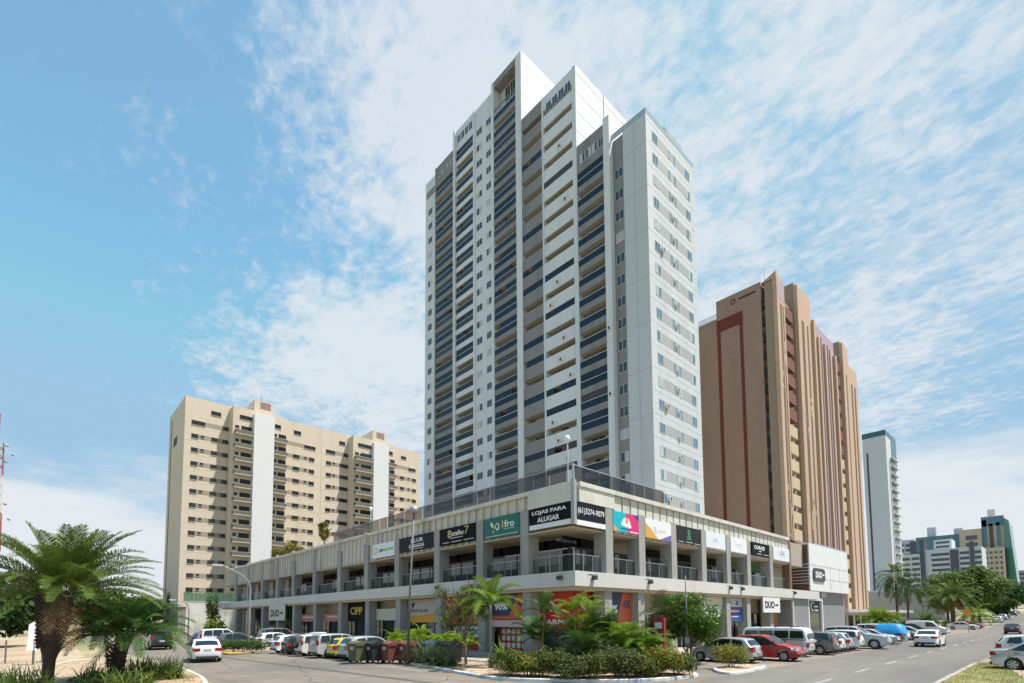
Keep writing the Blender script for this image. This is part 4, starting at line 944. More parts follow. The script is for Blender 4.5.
# ------------------------------------------------------------------ vehicles
def paint(name, c, metal=0.0, rough=.32): return mat('car_paint_'+name, c, rough, metal=metal, coat=.6, spec=.5, var=.04, scale=3)
P_WHITE = paint('white', (.70,.71,.71)); P_SILVER = paint('silver', (.46,.47,.48), .35); P_GREY = paint('grey', (.12,.125,.13), .3); P_BLACK = paint('black', (.012,.012,.014))
P_RED = paint('red', (.34,.012,.010)); P_YEL = paint('yellow', (.62,.50,.02)); P_CREAM = paint('cream', (.60,.57,.50)); P_GREEN = paint('dark_green', (.010,.024,.026)); P_BLUE = paint('blue', (.03,.07,.18))
M_CGL = mat('car_glass', (.012,.016,.018), .05, spec=.8); M_TYRE = mat('tyre_rubber', (.02,.02,.02), .85); M_RIM = mat('alloy_rim', (.50,.51,.52), .35, metal=.5)
M_HL = mat('headlight_lens', (.55,.58,.60), .12, coat=.6); M_TL = mat('taillight_lens', (.30,.008,.01), .15, coat=.6); M_PLATE = mat('number_plate', (.42,.43,.44), .5); M_TRIM = mat('black_trim', (.025,.025,.027), .7)
SPECS = {}
SPECS['hatch'] = dict(L=3.9,W=1.68,H=1.47,zb=.92,wx=(-1.22,1.24),r=.30,arch=.365,
  out=[(-1.90,.26),(-1.95,.42),(-1.94,.66),(-1.90,.90),(-1.80,1.02),(-1.50,1.36),(-1.30,1.43),(-.70,1.47),(-.1,1.46),(.25,1.40),(.98,.97),(1.35,.89),(1.70,.78),(1.88,.66),(1.95,.50),(1.95,.34),(1.90,.24)],
  wind=(9,10),rear=(4,5),sides=[[(-1.42,.97),(-1.27,1.30),(-.75,1.36),(-.72,.95)],[(-.64,.95),(-.62,1.37),(-.05,1.37),(.20,1.32),(.82,.95)]],
  hl=(.60,.76),tl=(.66,.94),plate=.62)
SPECS['sedan'] = dict(L=4.5,W=1.75,H=1.46,zb=.94,wx=(-1.36,1.38),r=.32,arch=.385,
  out=[(-2.18,.28),(-2.25,.44),(-2.25,.66),(-2.20,.93),(-2.10,1.02),(-1.62,1.05),(-1.02,1.38),(-.75,1.44),(-.2,1.46),(.15,1.42),(.40,1.36),(1.12,.98),(1.5,.91),(1.95,.79),(2.15,.66),(2.25,.5),(2.25,.34),(2.2,.25)],
  wind=(10,11),rear=(5,6),sides=[[(-1.40,1.0),(-.95,1.31),(-.42,1.37),(-.40,.98)],[(-.32,.98),(-.31,1.37),(.12,1.35),(.36,1.29),(.95,.98)]],
  hl=(.60,.78),tl=(.72,.92),plate=.80)
SPECS['wagon'] = dict(L=4.2,W=1.72,H=1.58,zb=.98,wx=(-1.25,1.30),r=.33,arch=.395,
  out=[(-2.04,.30),(-2.1,.46),(-2.1,.72),(-2.06,.98),(-2.0,1.12),(-1.86,1.50),(-1.70,1.56),(-.9,1.59),(-.2,1.58),(.20,1.52),(.92,1.06),(1.35,.98),(1.85,.86),(2.02,.74),(2.1,.56),(2.1,.38),(2.04,.27)],
  wind=(9,10),rear=(4,5),sides=[[(-1.80,1.06),(-1.70,1.45),(-1.18,1.48),(-1.18,1.04)],[(-1.10,1.04),(-1.10,1.48),(-.38,1.49),(-.38,1.02)],[(-.30,1.02),(-.30,1.49),(-.02,1.48),(.18,1.43),(.76,1.03)]],
  hl=(.70,.88),tl=(.84,1.18),plate=.72)
SPECS['suv'] = dict(L=4.75,W=1.85,H=1.82,zb=1.12,wx=(-1.40,1.42),r=.39,arch=.47,
  out=[(-2.28,.42),(-2.36,.56),(-2.36,.84),(-2.33,1.12),(-2.28,1.24),(-2.12,1.70),(-1.96,1.79),(-1.0,1.83),(-.25,1.82),(.15,1.76),(.86,1.26),(1.3,1.20),(2.05,1.10),(2.28,.98),(2.37,.72),(2.37,.50),(2.3,.40)],
  wind=(9,10),rear=(4,5),sides=[[(-2.05,1.22),(-1.95,1.66),(-1.30,1.70),(-1.30,1.20)],[(-1.22,1.20),(-1.22,1.71),(-.42,1.72),(-.42,1.18)],[(-.34,1.18),(-.34,1.72),(-.05,1.71),(.12,1.67),(.70,1.20)]],
  hl=(.84,1.04),tl=(.96,1.34),plate=.80)
SPECS['pickup'] = dict(L=4.9,W=1.78,H=1.70,zb=1.05,wx=(-1.45,1.45),r=.36,arch=.44,
  out=[(-2.40,.45),(-2.45,.60),(-2.45,1.05),(-2.40,1.10),(-.95,1.10),(-.80,1.58),(-.65,1.66),(-.05,1.70),(.25,1.66),(.42,1.60),(1.02,1.16),(1.4,1.10),(2.1,1.0),(2.36,.86),(2.45,.65),(2.45,.48),(2.4,.42)],
  wind=(9,10),rear=(4,5),sides=[[(-.76,1.12),(-.66,1.54),(-.16,1.58),(-.16,1.12)],[(-.08,1.12),(-.08,1.58),(.22,1.57),(.38,1.51),(.86,1.13)]],
  hl=(.78,.96),tl=(.72,1.02),plate=.62)
SPECS['van'] = dict(L=4.6,W=1.80,H=1.95,zb=1.12,wx=(-1.40,1.45),r=.34,arch=.41,
  out=[(-2.25,.34),(-2.3,.5),(-2.3,1.1),(-2.27,1.25),(-2.2,1.80),(-2.05,1.91),(-1.0,1.95),(.1,1.94),(.6,1.88),(.80,1.80),(1.42,1.20),(1.75,1.08),(2.15,.92),(2.28,.78),(2.3,.55),(2.3,.38),(2.25,.3)],
  wind=(9,10),rear=(3,4),sides=[[(.02,1.16),(.02,1.74),(.55,1.74),(.75,1.68),(1.2,1.16)]],hl=(.74,.96),tl=(.9,1.35),plate=.75)
SPECS['kombi'] = dict(L=4.45,W=1.74,H=1.96,zb=1.15,wx=(-1.22,1.18),r=.33,arch=.40,
  out=[(-2.14,.34),(-2.22,.5),(-2.22,.85),(-2.20,1.15),(-2.12,1.60),(-2.02,1.82),(-1.85,1.92),(-1.2,1.96),(1.2,1.96),(1.85,1.92),(2.02,1.82),(2.10,1.68),(2.22,1.15),(2.25,.85),(2.24,.5),(2.16,.34)],
  wind=(11,12),rear=(3,4),sides=[[(-1.98,1.22),(-1.90,1.70),(-1.12,1.72),(-1.12,1.22)],[(-1.02,1.22),(-1.02,1.72),(-.12,1.72),(-.12,1.22)],[(-.02,1.22),(-.02,1.72),(.88,1.72),(.88,1.22)],[(.98,1.22),(.98,1.72),(1.82,1.70),(1.94,1.22)]],
  hl=(.72,.94),tl=(.62,.95),plate=.70,inset=.10)
def car_geo(kind):
    S = SPECS[kind]; Lh = S['L']/2; Wh = S['W']/2; zb, H = S['zb'], S['H']; tum = .10 if kind in ('kombi','van') else .20
    def yh(x, z):
        t = 1.0 if z <= zb else 1-tum*((z-zb)/(H-zb))**1.2
        if z < zb*.55: t -= .04*(zb*.55-z)/(zb*.55)
        ex = min(1, abs(x)/Lh); t *= 1-(.16 if kind not in ('kombi','van') else .09)*ex**7
        return Wh*t
    out = S['out']; bot = []
    zb0 = out[-1][1]
    def arch(cx):
        pts = []; r = S['arch']; cz = S['r']
        for i in range(11):
            a = math.pi*i/10; x = cx+r*math.cos(a); z = cz+r*math.sin(a)
            pts.append((x, max(z, .20)))
        return pts
    poly = list(out)+[(S['wx'][1]+S['arch']+.05, .20)]+arch(S['wx'][1])+[(S['wx'][1]-S['arch']-.03,.19)]+[(S['wx'][0]+S['arch']+.03,.19)]+arch(S['wx'][0])+[(S['wx'][0]-S['arch']-.05,.22)]
    n = len(poly); cxm = 0; czm = H*.45
    def shrink(p, k):     # pull the outer rim in for a rounded shoulder
        i = poly.index(p); a = Vector(poly[i-1]); b = Vector(poly[(i+1)%n]); d = (b-a).normalized(); nm = Vector((-d.y, d.x))
        c_ = Vector(p); q = c_-nm*k if False else c_+nm*(-k)
        return (q.x, q.y)
    lay = [(-1,.05),(-.975,.018),(-.93,0),(-.6,0),(0,0),(.6,0),(.93,0),(.975,.018),(1,.05)]
    body = MB(); body.smooth = False; vs = []
    ar = sum(poly[i][0]*poly[(i+1)%n][1]-poly[(i+1)%n][0]*poly[i][1] for i in range(n)); sgn = 1 if ar < 0 else -1
    for t, k in lay:
        for i, p in enumerate(poly):
            a = Vector(poly[i-1]); b = Vector(poly[(i+1)%n]); d = (b-a).normalized(); nm = Vector((-d.y, d.x))*sgn
            q = Vector(p)-nm*k if i < len(out) else Vector(p)
            x, z = q.x, q.y
            if z > zb: z -= .035*t*t
            x *= 1-.035*abs(t)**3 if abs(x) > Lh*.7 else 1
            vs.append((x, t*yh(p[0], p[1]), z))
    fs = []
    for j in range(len(lay)-1):
        for i in range(n):
            i2 = (i+1) % n; fs.append((j*n+i, (j+1)*n+i, (j+1)*n+i2, j*n+i2))
    fs.append(tuple(range(n-1,-1,-1))); fs.append(tuple((len(lay)-1)*n+i for i in range(n)))
    if sgn < 0: fs = [f[::-1] for f in fs]
    body.add(vs, fs)
    bm_ = body.mesh('body', P_WHITE)
    bm = bmesh.new(); bm.from_mesh(bm_); bmesh.ops.recalc_face_normals(bm, faces=bm.faces); bm.to_mesh(bm_); bm.free()
    for p in bm_.polygons: p.use_smooth = True
    try: bm_.set_sharp_from_angle(angle=R(28))
    except Exception: pass
    G = {'body': bm_}
    def surf_panel(seg, k0=.06, k1=.92, w=.80):
        a = Vector(out[seg[0]]); b = Vector(out[seg[1]]); d = (b-a); nm = Vector((-d.y, d.x)).normalized()
        if nm.y < 0: nm = -nm
        mb = MB(); rows = []
        for q in (k0, k1):
            p = a+d*q
            for t in (-w, -.4, 0, .4, w):
                z = p.y-(.035*t*t if p.y > zb else 0)
                rows.append((p.x+nm.x*.012, t*yh(p.x, p.y)*.985, z+nm.y*.012))
        mb.add(rows, [(i, i+1, i+6, i+5) for i in range(4)]); return mb
    G['windshield'] = surf_panel(S['wind'], .05, .93, .86).mesh('windshield', M_CGL)
    G['rear_window'] = surf_panel(S['rear'], .10, .90, .80).mesh('rear_window', M_CGL)
    sw = []
    for poly_ in S['sides']:
        for s in (-1, 1):
            mb = MB(); f = 1.0
            mb.quad(*[(x, s*(yh(x, z+.02)+.010), z) for x, z in (poly_ if s > 0 else poly_[::-1])]); sw.append(mb.mesh('side_window', M_CGL))
    G['side_window'] = sw
    r = S['r']
    t = MB(); t.smooth = True; prof = [(-.10,r*.62),(-.105,r*.9),(-.07,r),(.07,r),(.105,r*.9),(.10,r*.62)]; sg = 20
    vs = [(rr*math.cos(2*math.pi*k/sg), yy, rr*math.sin(2*math.pi*k/sg)) for yy, rr in prof for k in range(sg)]
    t.add(vs, [(j*sg+k, j*sg+(k+1)%sg, (j+1)*sg+(k+1)%sg, (j+1)*sg+k) for j in range(5) for k in range(sg)]); G['tyre'] = t.mesh('tyre', M_TYRE)
    d = MB(); d.m = 1; d.add([(r*.63*math.cos(2*math.pi*k/sg), .05, r*.63*math.sin(2*math.pi*k/sg)) for k in range(sg)], [tuple(range(sg))]); d.add([(r*.63*math.cos(2*math.pi*k/sg), -.05, r*.63*math.sin(2*math.pi*k/sg)) for k in range(sg)], [tuple(range(sg-1,-1,-1))])
    d.m = 0
    for s in (-1, 1):
        for k in range(6):
            a = 2*math.pi*k/6; w_ = .30
            d.quad(*[(r*q*math.cos(a+e), s*.075, r*q*math.sin(a+e)) for q, e in ((.12,-.9),(.64,-w_*.7),(.64,w_*.7),(.12,.9))])
        d.add([(r*q*math.cos(2*math.pi*k/sg), s*.09, r*q*math.sin(2*math.pi*k/sg)) for q in (.56,.66) for k in range(sg)], [(k,(k+1)%sg,sg+(k+1)%sg,sg+k) for k in range(sg)])
    G['rim'] = d.mesh('rim', [M_RIM, M_DARK])
    def lamp(x, z0, z1, s, w0, w1, dep, m, nm):
        mb = MB(); ya = yh(x, z0); o_ = math.copysign(1, x)
        y1 = s*(ya*w1+.0); y0 = s*ya*w0
        xo = x+o_*.012; xi = x-o_*dep
        # wraps the corner: rear/front face and side face
        yo = s*(yh(xi, z0)+.008)
        mb.add([(xo,y0,z0),(xo*.985,y1,z0),(xi,yo,z0+.02),(xo,y0,z1),(xo*.985,y1,z1),(xi,yo,z1-.03)], [(0,1,4,3),(1,2,5,4),(0,2,1),(3,4,5),(0,3,5,2)])
        return mb.mesh(nm, m)
    def xat(z, rear):
        pts = [p for p in out if (p[0] < -Lh*.6 if rear else p[0] > Lh*.6)]
        pts.sort(key=lambda p: p[1]); best = pts[0][0]
        for a, b in zip(pts[:-1], pts[1:]):
            if a[1] <= z <= b[1]: return a[0]+(b[0]-a[0])*(z-a[1])/max(1e-5, b[1]-a[1])
        return min(pts, key=lambda p: abs(p[1]-z))[0]
    h0, h1 = S['hl']; t0, t1 = S['tl']
    G['headlight'] = [lamp(xat(h0,False), h0, h1, s, .52, .93, .28, M_HL, 'headlight') for s in (-1,1)]
    wide = kind in ('sedan','hatch')
    G['taillight'] = [lamp(xat((t0+t1)/2,True), t0, t1, s, .55 if wide else .74, .95, .26 if wide else .12, M_TL, 'taillight') for s in (-1,1)]
    mb = MB(); xr = xat(S['plate'],True); mb.box(xr-.03, xr+.02, -.20, .20, S['plate']-.07, S['plate']+.07); G['license_plate'] = mb.mesh('license_plate', M_PLATE)
    mb = MB(); 
    for s in (-1,1):
        pass
    zt = .40 if kind != 'suv' else .58
    b1 = MB(); x0 = xat(.36,True); b1.box(x0-.035, x0+.1, -.60*Wh*1.2, .60*Wh*1.2, zb0+.03, zt)
    x0 = xat(.40,False); b1.box(x0-.1, x0+.035, -.60*Wh*1.2, .60*Wh*1.2, zb0+.05, zt+.03)
    G['bumper'] = b1.mesh('bumper', M_TRIM)
    G['mirror'] = []
    xm = S['sides'][-1][-1][0]-.12
    for s in (-1,1):
        mb = MB(); y = yh(xm, zb); mb.box(xm-.05, xm+.09, s*(y-.02), s*(y+.16), zb+.06, zb+.20); G['mirror'].append(mb.mesh('mirror', M_TRIM))
    hs = []
    for poly_ in S['sides'][-2:]:
        xh = poly_[0][0]+.10
        for s in (-1,1):
            mb = MB(); y = yh(xh, zb-.06); mb.box(xh, xh+.17, s*(y+.002), s*(y+.035), zb-.09, zb-.05); hs.append(mb.mesh('door_handle', M_TRIM))
    G['door_handle'] = hs
    # shut lines, as dark hairline strips on the flank
    mb = MB()
    for poly_ in S['sides'][-2:]:
        for x in (poly_[0][0]-.04, poly_[-1][0]+.04):
            for s in (-1,1):
                mb.quad(*[(x+dx, s*(yh(x,z)+.004), z) for dx,z in ((-.006,zb-.02),(.006,zb-.02),(.006,.34),(-.006,.34))])
    G['shut_line'] = mb.mesh('shut_line', M_DARK)
    return G
GEO = {}
VEH = 'cars parked and driving around the podium'
def car(name, kind, label, cat, x, y, head, col, z=.02, group='parked cars', simple=False, scale=1.0):
    if kind not in GEO: GEO[kind] = car_geo(kind)
    G = GEO[kind]; S = SPECS[kind]
    root = thing(name, label, cat, (0,0,0), group)
    b = inst('body', G['body'], root); b.material_slots[0].link = 'OBJECT'; b.material_slots[0].material = col
    for k in ('windshield','rear_window','license_plate','bumper'): inst(k, G[k], root)
    if not simple: inst('shut_line', G['shut_line'], b)
    for k in ('side_window','headlight','taillight','mirror','door_handle'):
        if simple and k in ('mirror','door_handle'): continue
        for me in G[k]: inst(k, me, root)
    for wx in S['wx']:
        for s in (-1, 1):
            w_ = bpy.data.objects.new('wheel', None); COL.objects.link(w_); w_.parent = root; w_.location = (wx, s*(S['W']/2-.12), S['r']); w_.empty_display_size = .2
            ORG[w_.name] = Vector()
            inst('tyre', G['tyre'], w_); inst('rim', G['rim'], w_)
    settle(root, (x,y,z), R(head), scale); return root
W_, E_, NN, SS = 180, 0, 90, -90      # heading: -x, +x, +y, -y
# right-hand row, nose to the shops or to the road
car('hatchback','hatch','silver hatchback parked beside the round bush at the corner','car',-14.3,30.9,W_,P_SILVER)
car('compact_car','hatch','red car parked nose out beside the old white van','car',-13.1,33.9,E_,P_RED,scale=1.06)
kb = car('minibus','kombi','old white rounded minibus with pale lilac lower panels in the right row','van',-14.0,38.2,W_,P_WHITE)
lb = MB()
for s in (-1,1): lb.box(-1.95,1.95,s*.872,s*.885,.48,1.08)
lb.box(-2.26,-2.235,-.7,.7,.95,1.10); lb.m = 1
for s in (-1,1): lb.box(-2.05,2.05,s*.872,s*.892,1.10,1.15)
for k in (-1.2,-.2,.8): lb.box(k,k+.05,-.75,.75,1.945,2.0)
lb.build('lower_panel', [mat('reflection_tinted_enamel',(.50,.44,.46),.4), M_TRIM], None); _o = COL.objects['lower_panel']; _o.parent = kb  # two-tone lower band; the red car's pinkish reflection is put into its colour
cols = [(41.0,'wagon',P_GREY,W_,'grey wagon tight behind the old white minibus'),(43.2,'hatch',P_WHITE,W_,'white hatchback second after the old minibus'),(45.4,'hatch',P_SILVER,W_,'silver hatchback between two white hatchbacks right of the minibus'),(47.6,'wagon',P_WHITE,W_,'white wagon beside the big silver four by four')]
for (y,k,c_,h,l) in cols: car('hatchback' if k == 'hatch' else 'station_wagon',k,l,'car',-13.2,y,h,c_)
car('off_roader','suv','big silver four by four parked nose out toward the road','suv',-12.3,50.8,E_,P_SILVER)
more = [(53.8,'sedan',P_WHITE,E_,'white sedan parked nose out after the four by four',-13.3),(56.2,'hatch',P_BLACK,E_,'black hatchback parked nose out between two pale cars',-13.2),(58.5,'sedan',P_SILVER,E_,'silver sedan parked nose out left of the blue tarpaulin',-13.0),
        (65.5,'suv',P_WHITE,E_,'white four by four parked right of the blue tarpaulin',-13.6),(70.0,'sedan',P_GREY,E_,'grey sedan parked behind the moving white sedan',-13.2),(74.8,'sedan',P_SILVER,E_,'silver sedan parked left of the dark green pickup',-13.0),(79.5,'pickup',P_GREEN,E_,'dark green pickup parked near the end of the row','') ,
        (83.5,'hatch',P_RED,E_,'small red hatchback seen past the dark green pickup',-13.8),(88.0,'van',P_WHITE,E_,'white panel van closing the right row','')]
for (y,k,c_,h,l,x) in more: car({'hatch':'hatchback','sedan':'sedan','suv':'off_roader','pickup':'pickup','van':'panel_van'}[k],k,l,{'suv':'suv','pickup':'pickup','van':'van'}.get(k,'car'),x or -13.2,y,h,c_,simple=True)
# pickup loaded under a bright blue tarpaulin
pk = car('pickup','pickup','black pickup with its load bed facing the shops in the right row','pickup',-13.5,61.8,W_,P_BLACK,simple=True)
tb = MB(); tb.smooth = True; nx_, ny_ = 12, 8
random.seed(4); vs = []
for j in range(ny_+1):
    for i in range(nx_+1):
        u, v = i/nx_*2-1, j/ny_*2-1; e = (1-abs(u)**6)*(1-abs(v)**6)
        vs.append((-12.1+u*1.25, 61.8+v*1.05, .95+.95*max(0,e)**.5+.10*noise.noise((u*2.5,v*2.5,3))))
tb.add(vs, [(j*(nx_+1)+i,j*(nx_+1)+i+1,(j+1)*(nx_+1)+i+1,(j+1)*(nx_+1)+i) for j in range(ny_) for i in range(nx_)])
tag(tb.build('tarpaulin', mat('blue_tarpaulin', (.01,.24,.55), .45, .15, 3, bump=.3, bscale=4)), 'bright blue tarpaulin heaped over a load in the pickup bed', 'tarpaulin')
car('sedan','sedan','white sedan driving away up the main road','car',-8.5,57.8,NN,P_WHITE,group=None)
car('sedan','sedan','dark sedan crossing far up the main road on the right','car',-5.6,101,NN,P_BLACK,group=None,simple=True)
car('sedan','sedan','silver sedan parked tail to the road beside the grass verge','car',-.55,35.2,-8,P_SILVER,group='cars parked on the right verge')
car('hatchback','hatch','white hatchback behind the silver sedan on the right verge','car',-1.4,44.6,4,P_WHITE,group='cars parked on the right verge')
car('sedan','sedan','white sedan parked far up the road beyond the yellow sign','car',-13.2,122,E_,P_WHITE,z=gz(122)+.02,simple=True)
car('hatchback','hatch','far red hatchback beyond the distant white sedan','car',-12.8,128,E_,P_RED,z=gz(128)+.02,simple=True)
far_lab = ['distant white car low on the rising road','distant blue car on the rising road','distant silver car on the rising road','distant grey car on the rising road','distant black car high on the rising road','distant white car high on the rising road']
for i,(x,y,c_) in enumerate([(-11.6,165,P_WHITE),(-11.8,172,P_BLUE),(-11.7,181,P_SILVER),(-11.8,192,P_GREY),(-11.5,212,P_BLACK),(-11.7,232,P_WHITE)]):
    car('hatchback','hatch',far_lab[i],'car',x,y,NN,c_,z=gz(y)+.02,simple=True,group='distant cars up the road')
# left-hand row, tails to the side street
car('hatchback','hatch','white hatchback parked first in the left row by the low hedge','car',-43.3,16.2,NN,P_WHITE)
car('compact_car','hatch','black compact parked second in the left row','car',-41.0,16.3,NN,P_BLACK,scale=1.02)
ec = car('off_roader','wagon','cream compact with a spare wheel on its tailgate','suv',-38.6,16.5,NN,P_CREAM,scale=1.0)
wr = bpy.data.objects.new('spare_wheel', None); COL.objects.link(wr); wr.parent = ec; wr.location = (-2.18,0,.92); wr.rotation_euler = (0,0,R(90)); ORG[wr.name] = Vector()
inst('tyre', GEO['wagon']['tyre'], wr); inst('rim', GEO['wagon']['rim'], wr)
car('station_wagon','wagon','silver wagon parked left of the yellow car','car',-36.1,16.7,NN,P_SILVER,scale=1.06)
car('hatchback','hatch','bright yellow car half hidden in the left row','car',-34.2,16.9,NN,P_YEL,scale=.98)
car('hatchback','hatch','silver hatchback parked beside the row of waste containers','car',-32.1,16.9,NN,P_SILVER,scale=1.08)
car('sedan','sedan','white sedan driving along the side street on the left','car',-39.6,8.7,172,P_WHITE,group=None)
car('off_roader','suv','dark green off roader on the side street behind the palms','suv',-58.5,9.0,178,P_GREEN,group=None)
left = [(-62,14.2,'hatch',P_BLUE,'small blue car at the far left of the side street'),(-57.6,14.4,'suv',P_WHITE,'white four by four parked beyond the low hedge'),(-55.2,15.0,'hatch',P_GREY,'grey hatchback parked beside the white four by four'),(-56.5,19.6,'suv',P_GREY,'grey four by four at the back beyond the hedge'),(-52.0,17.6,'hatch',P_WHITE,'white hatchback with red tail lamps beyond the hedge'),(-49.6,20.4,'sedan',P_WHITE,'white sedan parked right behind the low hedge'),(-47.0,18.9,'sedan',P_SILVER,'silver sedan nosed in behind the low hedge')]
for (x,y,k,c_,l) in left: car({'hatch':'hatchback','sedan':'sedan','suv':'off_roader'}[k],k,l,{'suv':'suv'}.get(k,'car'),x,y,NN if k != 'sedan' else 170,c_,group='cars beyond the low hedge',simple=True)
# ------------------------------------------------------------------ vegetation
random.seed(77)
LF_PH = mat('phoenix_leaf', (.10,.15,.028), .6, .25, .9, spec=.18, transl=.25)
LF_PHY = mat('young_frond_leaf', (.20,.26,.04), .6, .2, .9, spec=.18, transl=.3)
LF_DEAD = mat('dead_frond', (.20,.12,.055), .8, .25, 1.2)
LF_ARE = mat('areca_leaf', (.15,.24,.025), .6, .25, .9, spec=.18, transl=.35)
LF_DK = mat('dark_leaf', (.035,.070,.018), .6, .35, .7, spec=.18, transl=.2)
LF_MID = mat('mid_leaf', (.065,.120,.025), .6, .3, .8, spec=.18, transl=.25)
LF_OLV = mat('olive_leaf', (.085,.105,.035), .6, .3, .9, spec=.18, transl=.25)
LF_HEDGE = mat('hedge_leaf', (.085,.115,.022), .6, .35, 1.2, spec=.18, transl=.22, col2=(.20,.17,.04), patch=(.48,.66), pscale=.8)
LF_YEL = mat('yellow_green_leaf', (.24,.23,.035), .6, .3, 1.2, spec=.18, transl=.3, col2=(.12,.17,.03), patch=(.45,.62), pscale=1.2)
LF_TER = mat('terrace_leaf', (.24,.19,.05), .6, .3, .9, spec=.18, transl=.2, col2=(.10,.13,.03), patch=(.5,.65), pscale=.7)
LF_STRAP = mat('strap_leaf', (.10,.16,.035), .6, .3, 1.2, spec=.18, transl=.25, col2=(.22,.24,.06), patch=(.5,.66), pscale=1.5)
LF_COCO = mat('coconut_leaf', (.045,.085,.022), .6, .25, .9, spec=.18, transl=.22)
BARK = mat('palm_bark', (.13,.085,.06), .9, .3, 4, bump=.5, bscale=10)
BARK2 = mat('grey_bark', (.24,.20,.16), .9, .25, 3, bump=.4, bscale=8, stretch=(1,1,3))
BARKD = mat('dark_bark', (.085,.06,.045), .9, .3, 3, bump=.4)
CONK = mat('bark_scale', (.060,.038,.030), .9, .35, 6, bump=.6, bscale=14)
def frond(mb, base, az, el, length, droop, nl, ll, lw, vee=.45, fwd=.75, rw=.018, twist=0.0, bare=.14, jit=.12):
    """a pinnate leaf: arching midrib with folded leaflets down both sides"""
    d = Vector((math.cos(az)*math.cos(el), math.sin(az)*math.cos(el), math.sin(el))); p = Vector(base); n = 12; pts = [p.copy()]; ds = [d.copy()]
    for i in range(n):
        d = (d+Vector((0,0,-droop/n*(.5+i/n*1.2)))).normalized(); p = p+d*(length/n); pts.append(p.copy()); ds.append(d.copy())
    mb.tube(pts, [rw*(1-.8*i/n) for i in range(n+1)], 4, False)
    for k in range(nl):
        t = bare+(1-bare)*(k+.5)/nl; f = t*n; i = min(n-1, int(f)); q = pts[i].lerp(pts[i+1], f-i); dd = ds[i].lerp(ds[min(n,i+1)], f-i).normalized()
        sd_ = dd.cross(Vector((0,0,1))); 
        if sd_.length < .05: sd_ = Vector((math.sin(az),-math.cos(az),0))
        sd_.normalize(); up = sd_.cross(dd).normalized()
        prof = (math.sin(math.pi*min(1,.12+t*.86)))**.6
        for s in (-1,1):
            l = ll*prof*random.uniform(.85,1.12)
            v = (sd_*s*math.cos(vee)+up*math.sin(vee)+dd*fwd*(.6+.6*t)+Vector((random.uniform(-jit,jit),random.uniform(-jit,jit),random.uniform(-jit,jit)))).normalized()
            w_ = dd*lw*.5
            m1 = q+v*l*.5; m1.z -= .02*l; e = q+v*l+Vector((0,0,-.28*l*(.4+t*.4)*random.uniform(.5,1.4)))
            mb.add([q-w_*.5, q+w_*.5, m1+w_, e, m1-w_], [(0,1,2,4),(4,2,3)])
def trunk_mesh(h, r0, r1, lean=(0,0), seg=12, n=10, wob=.03, base=1.35, prof=None):
    mb = MB(); mb.smooth = True; pts = []; rr = []
    for i in range(n+1):
        t = i/n; pts.append((lean[0]*t*t+random.uniform(-wob,wob)*.4, lean[1]*t*t+random.uniform(-wob,wob)*.4, h*t-.12*(i == 0)))
        rr.append((prof(t) if prof else r0*(1-t)+r1*t)*(base if i == 0 else 1+random.uniform(-.04,.04)))
    mb.tube(pts, rr, seg); return mb
def boots(mb, z0, z1, rf, n, size=.12):
    for k in range(n):
        z = z0+(z1-z0)*(k/n); a = k*2.399; r = rf((z-z0)/(z1-z0)); s = size*random.uniform(.7,1.2)
        c_ = Vector((math.cos(a)*r, math.sin(a)*r, z)); o_ = Vector((math.cos(a),math.sin(a),.9)).normalized(); t_ = Vector((-math.sin(a),math.cos(a),0))
        mb.add([c_-t_*s*.5, c_+t_*s*.5, c_+o_*s*1.1+t_*s*.2, c_+o_*s*1.1-t_*s*.2, c_+Vector((0,0,s*.7))], [(0,1,2,3),(0,3,4),(3,2,4),(2,1,4)])
def palm(name, label, x, y, h, r0, r1, nf, fl, ll, lw, els, droop, nl, leaf, group, z=.1, dead=0, cat='palm tree', bark=None, boot=None, lean=(0,0), crown_z=None, young=0, vee=.45, prof=None):
    t = thing(name, label, cat, (0,0,0), group)
    tm = trunk_mesh(h, r0, r1, lean, prof=prof)
    if boot:
        boots(tm, boot[0], h+.12, lambda q: boot[1]*(1-q)+boot[2]*q, boot[3], boot[4])
    tm.build('trunk', bark or BARK, t)
    top = (lean[0], lean[1], h)
    cr = MB()
    for k in range(nf):
        q = (k+.5)/nf; az = k*2.39996+random.uniform(-.25,.25); el = els[0]+(els[1]-els[0])*q**.9+random.uniform(-.12,.12)
        L_ = fl*random.uniform(.86,1.1)*(.75+.25*min(1,q*3)); b_ = (top[0]+math.cos(az)*r1*.7, top[1]+math.sin(az)*r1*.7, top[2]+.22*(1-q))
        cr.m = 0 if k >= young else 1
        frond(cr, b_, az, el, L_, droop*random.uniform(.8,1.25), nl, ll, lw, vee)
    cr.build('crown', [leaf, LF_PHY], t)
    if dead:
        dm = MB()
        for k in range(dead):
            az = random.uniform(0,6.28); frond(dm, (top[0]+math.cos(az)*r1, top[1]+math.sin(az)*r1, top[2]-.1), az, random.uniform(-.9,-.3), fl*random.uniform(.5,.8), 1.2, max(8,nl//2), ll*.8, lw, .1)
        dm.build('dead_fronds', LF_DEAD, t)
    t.location = (x,y,z); return t
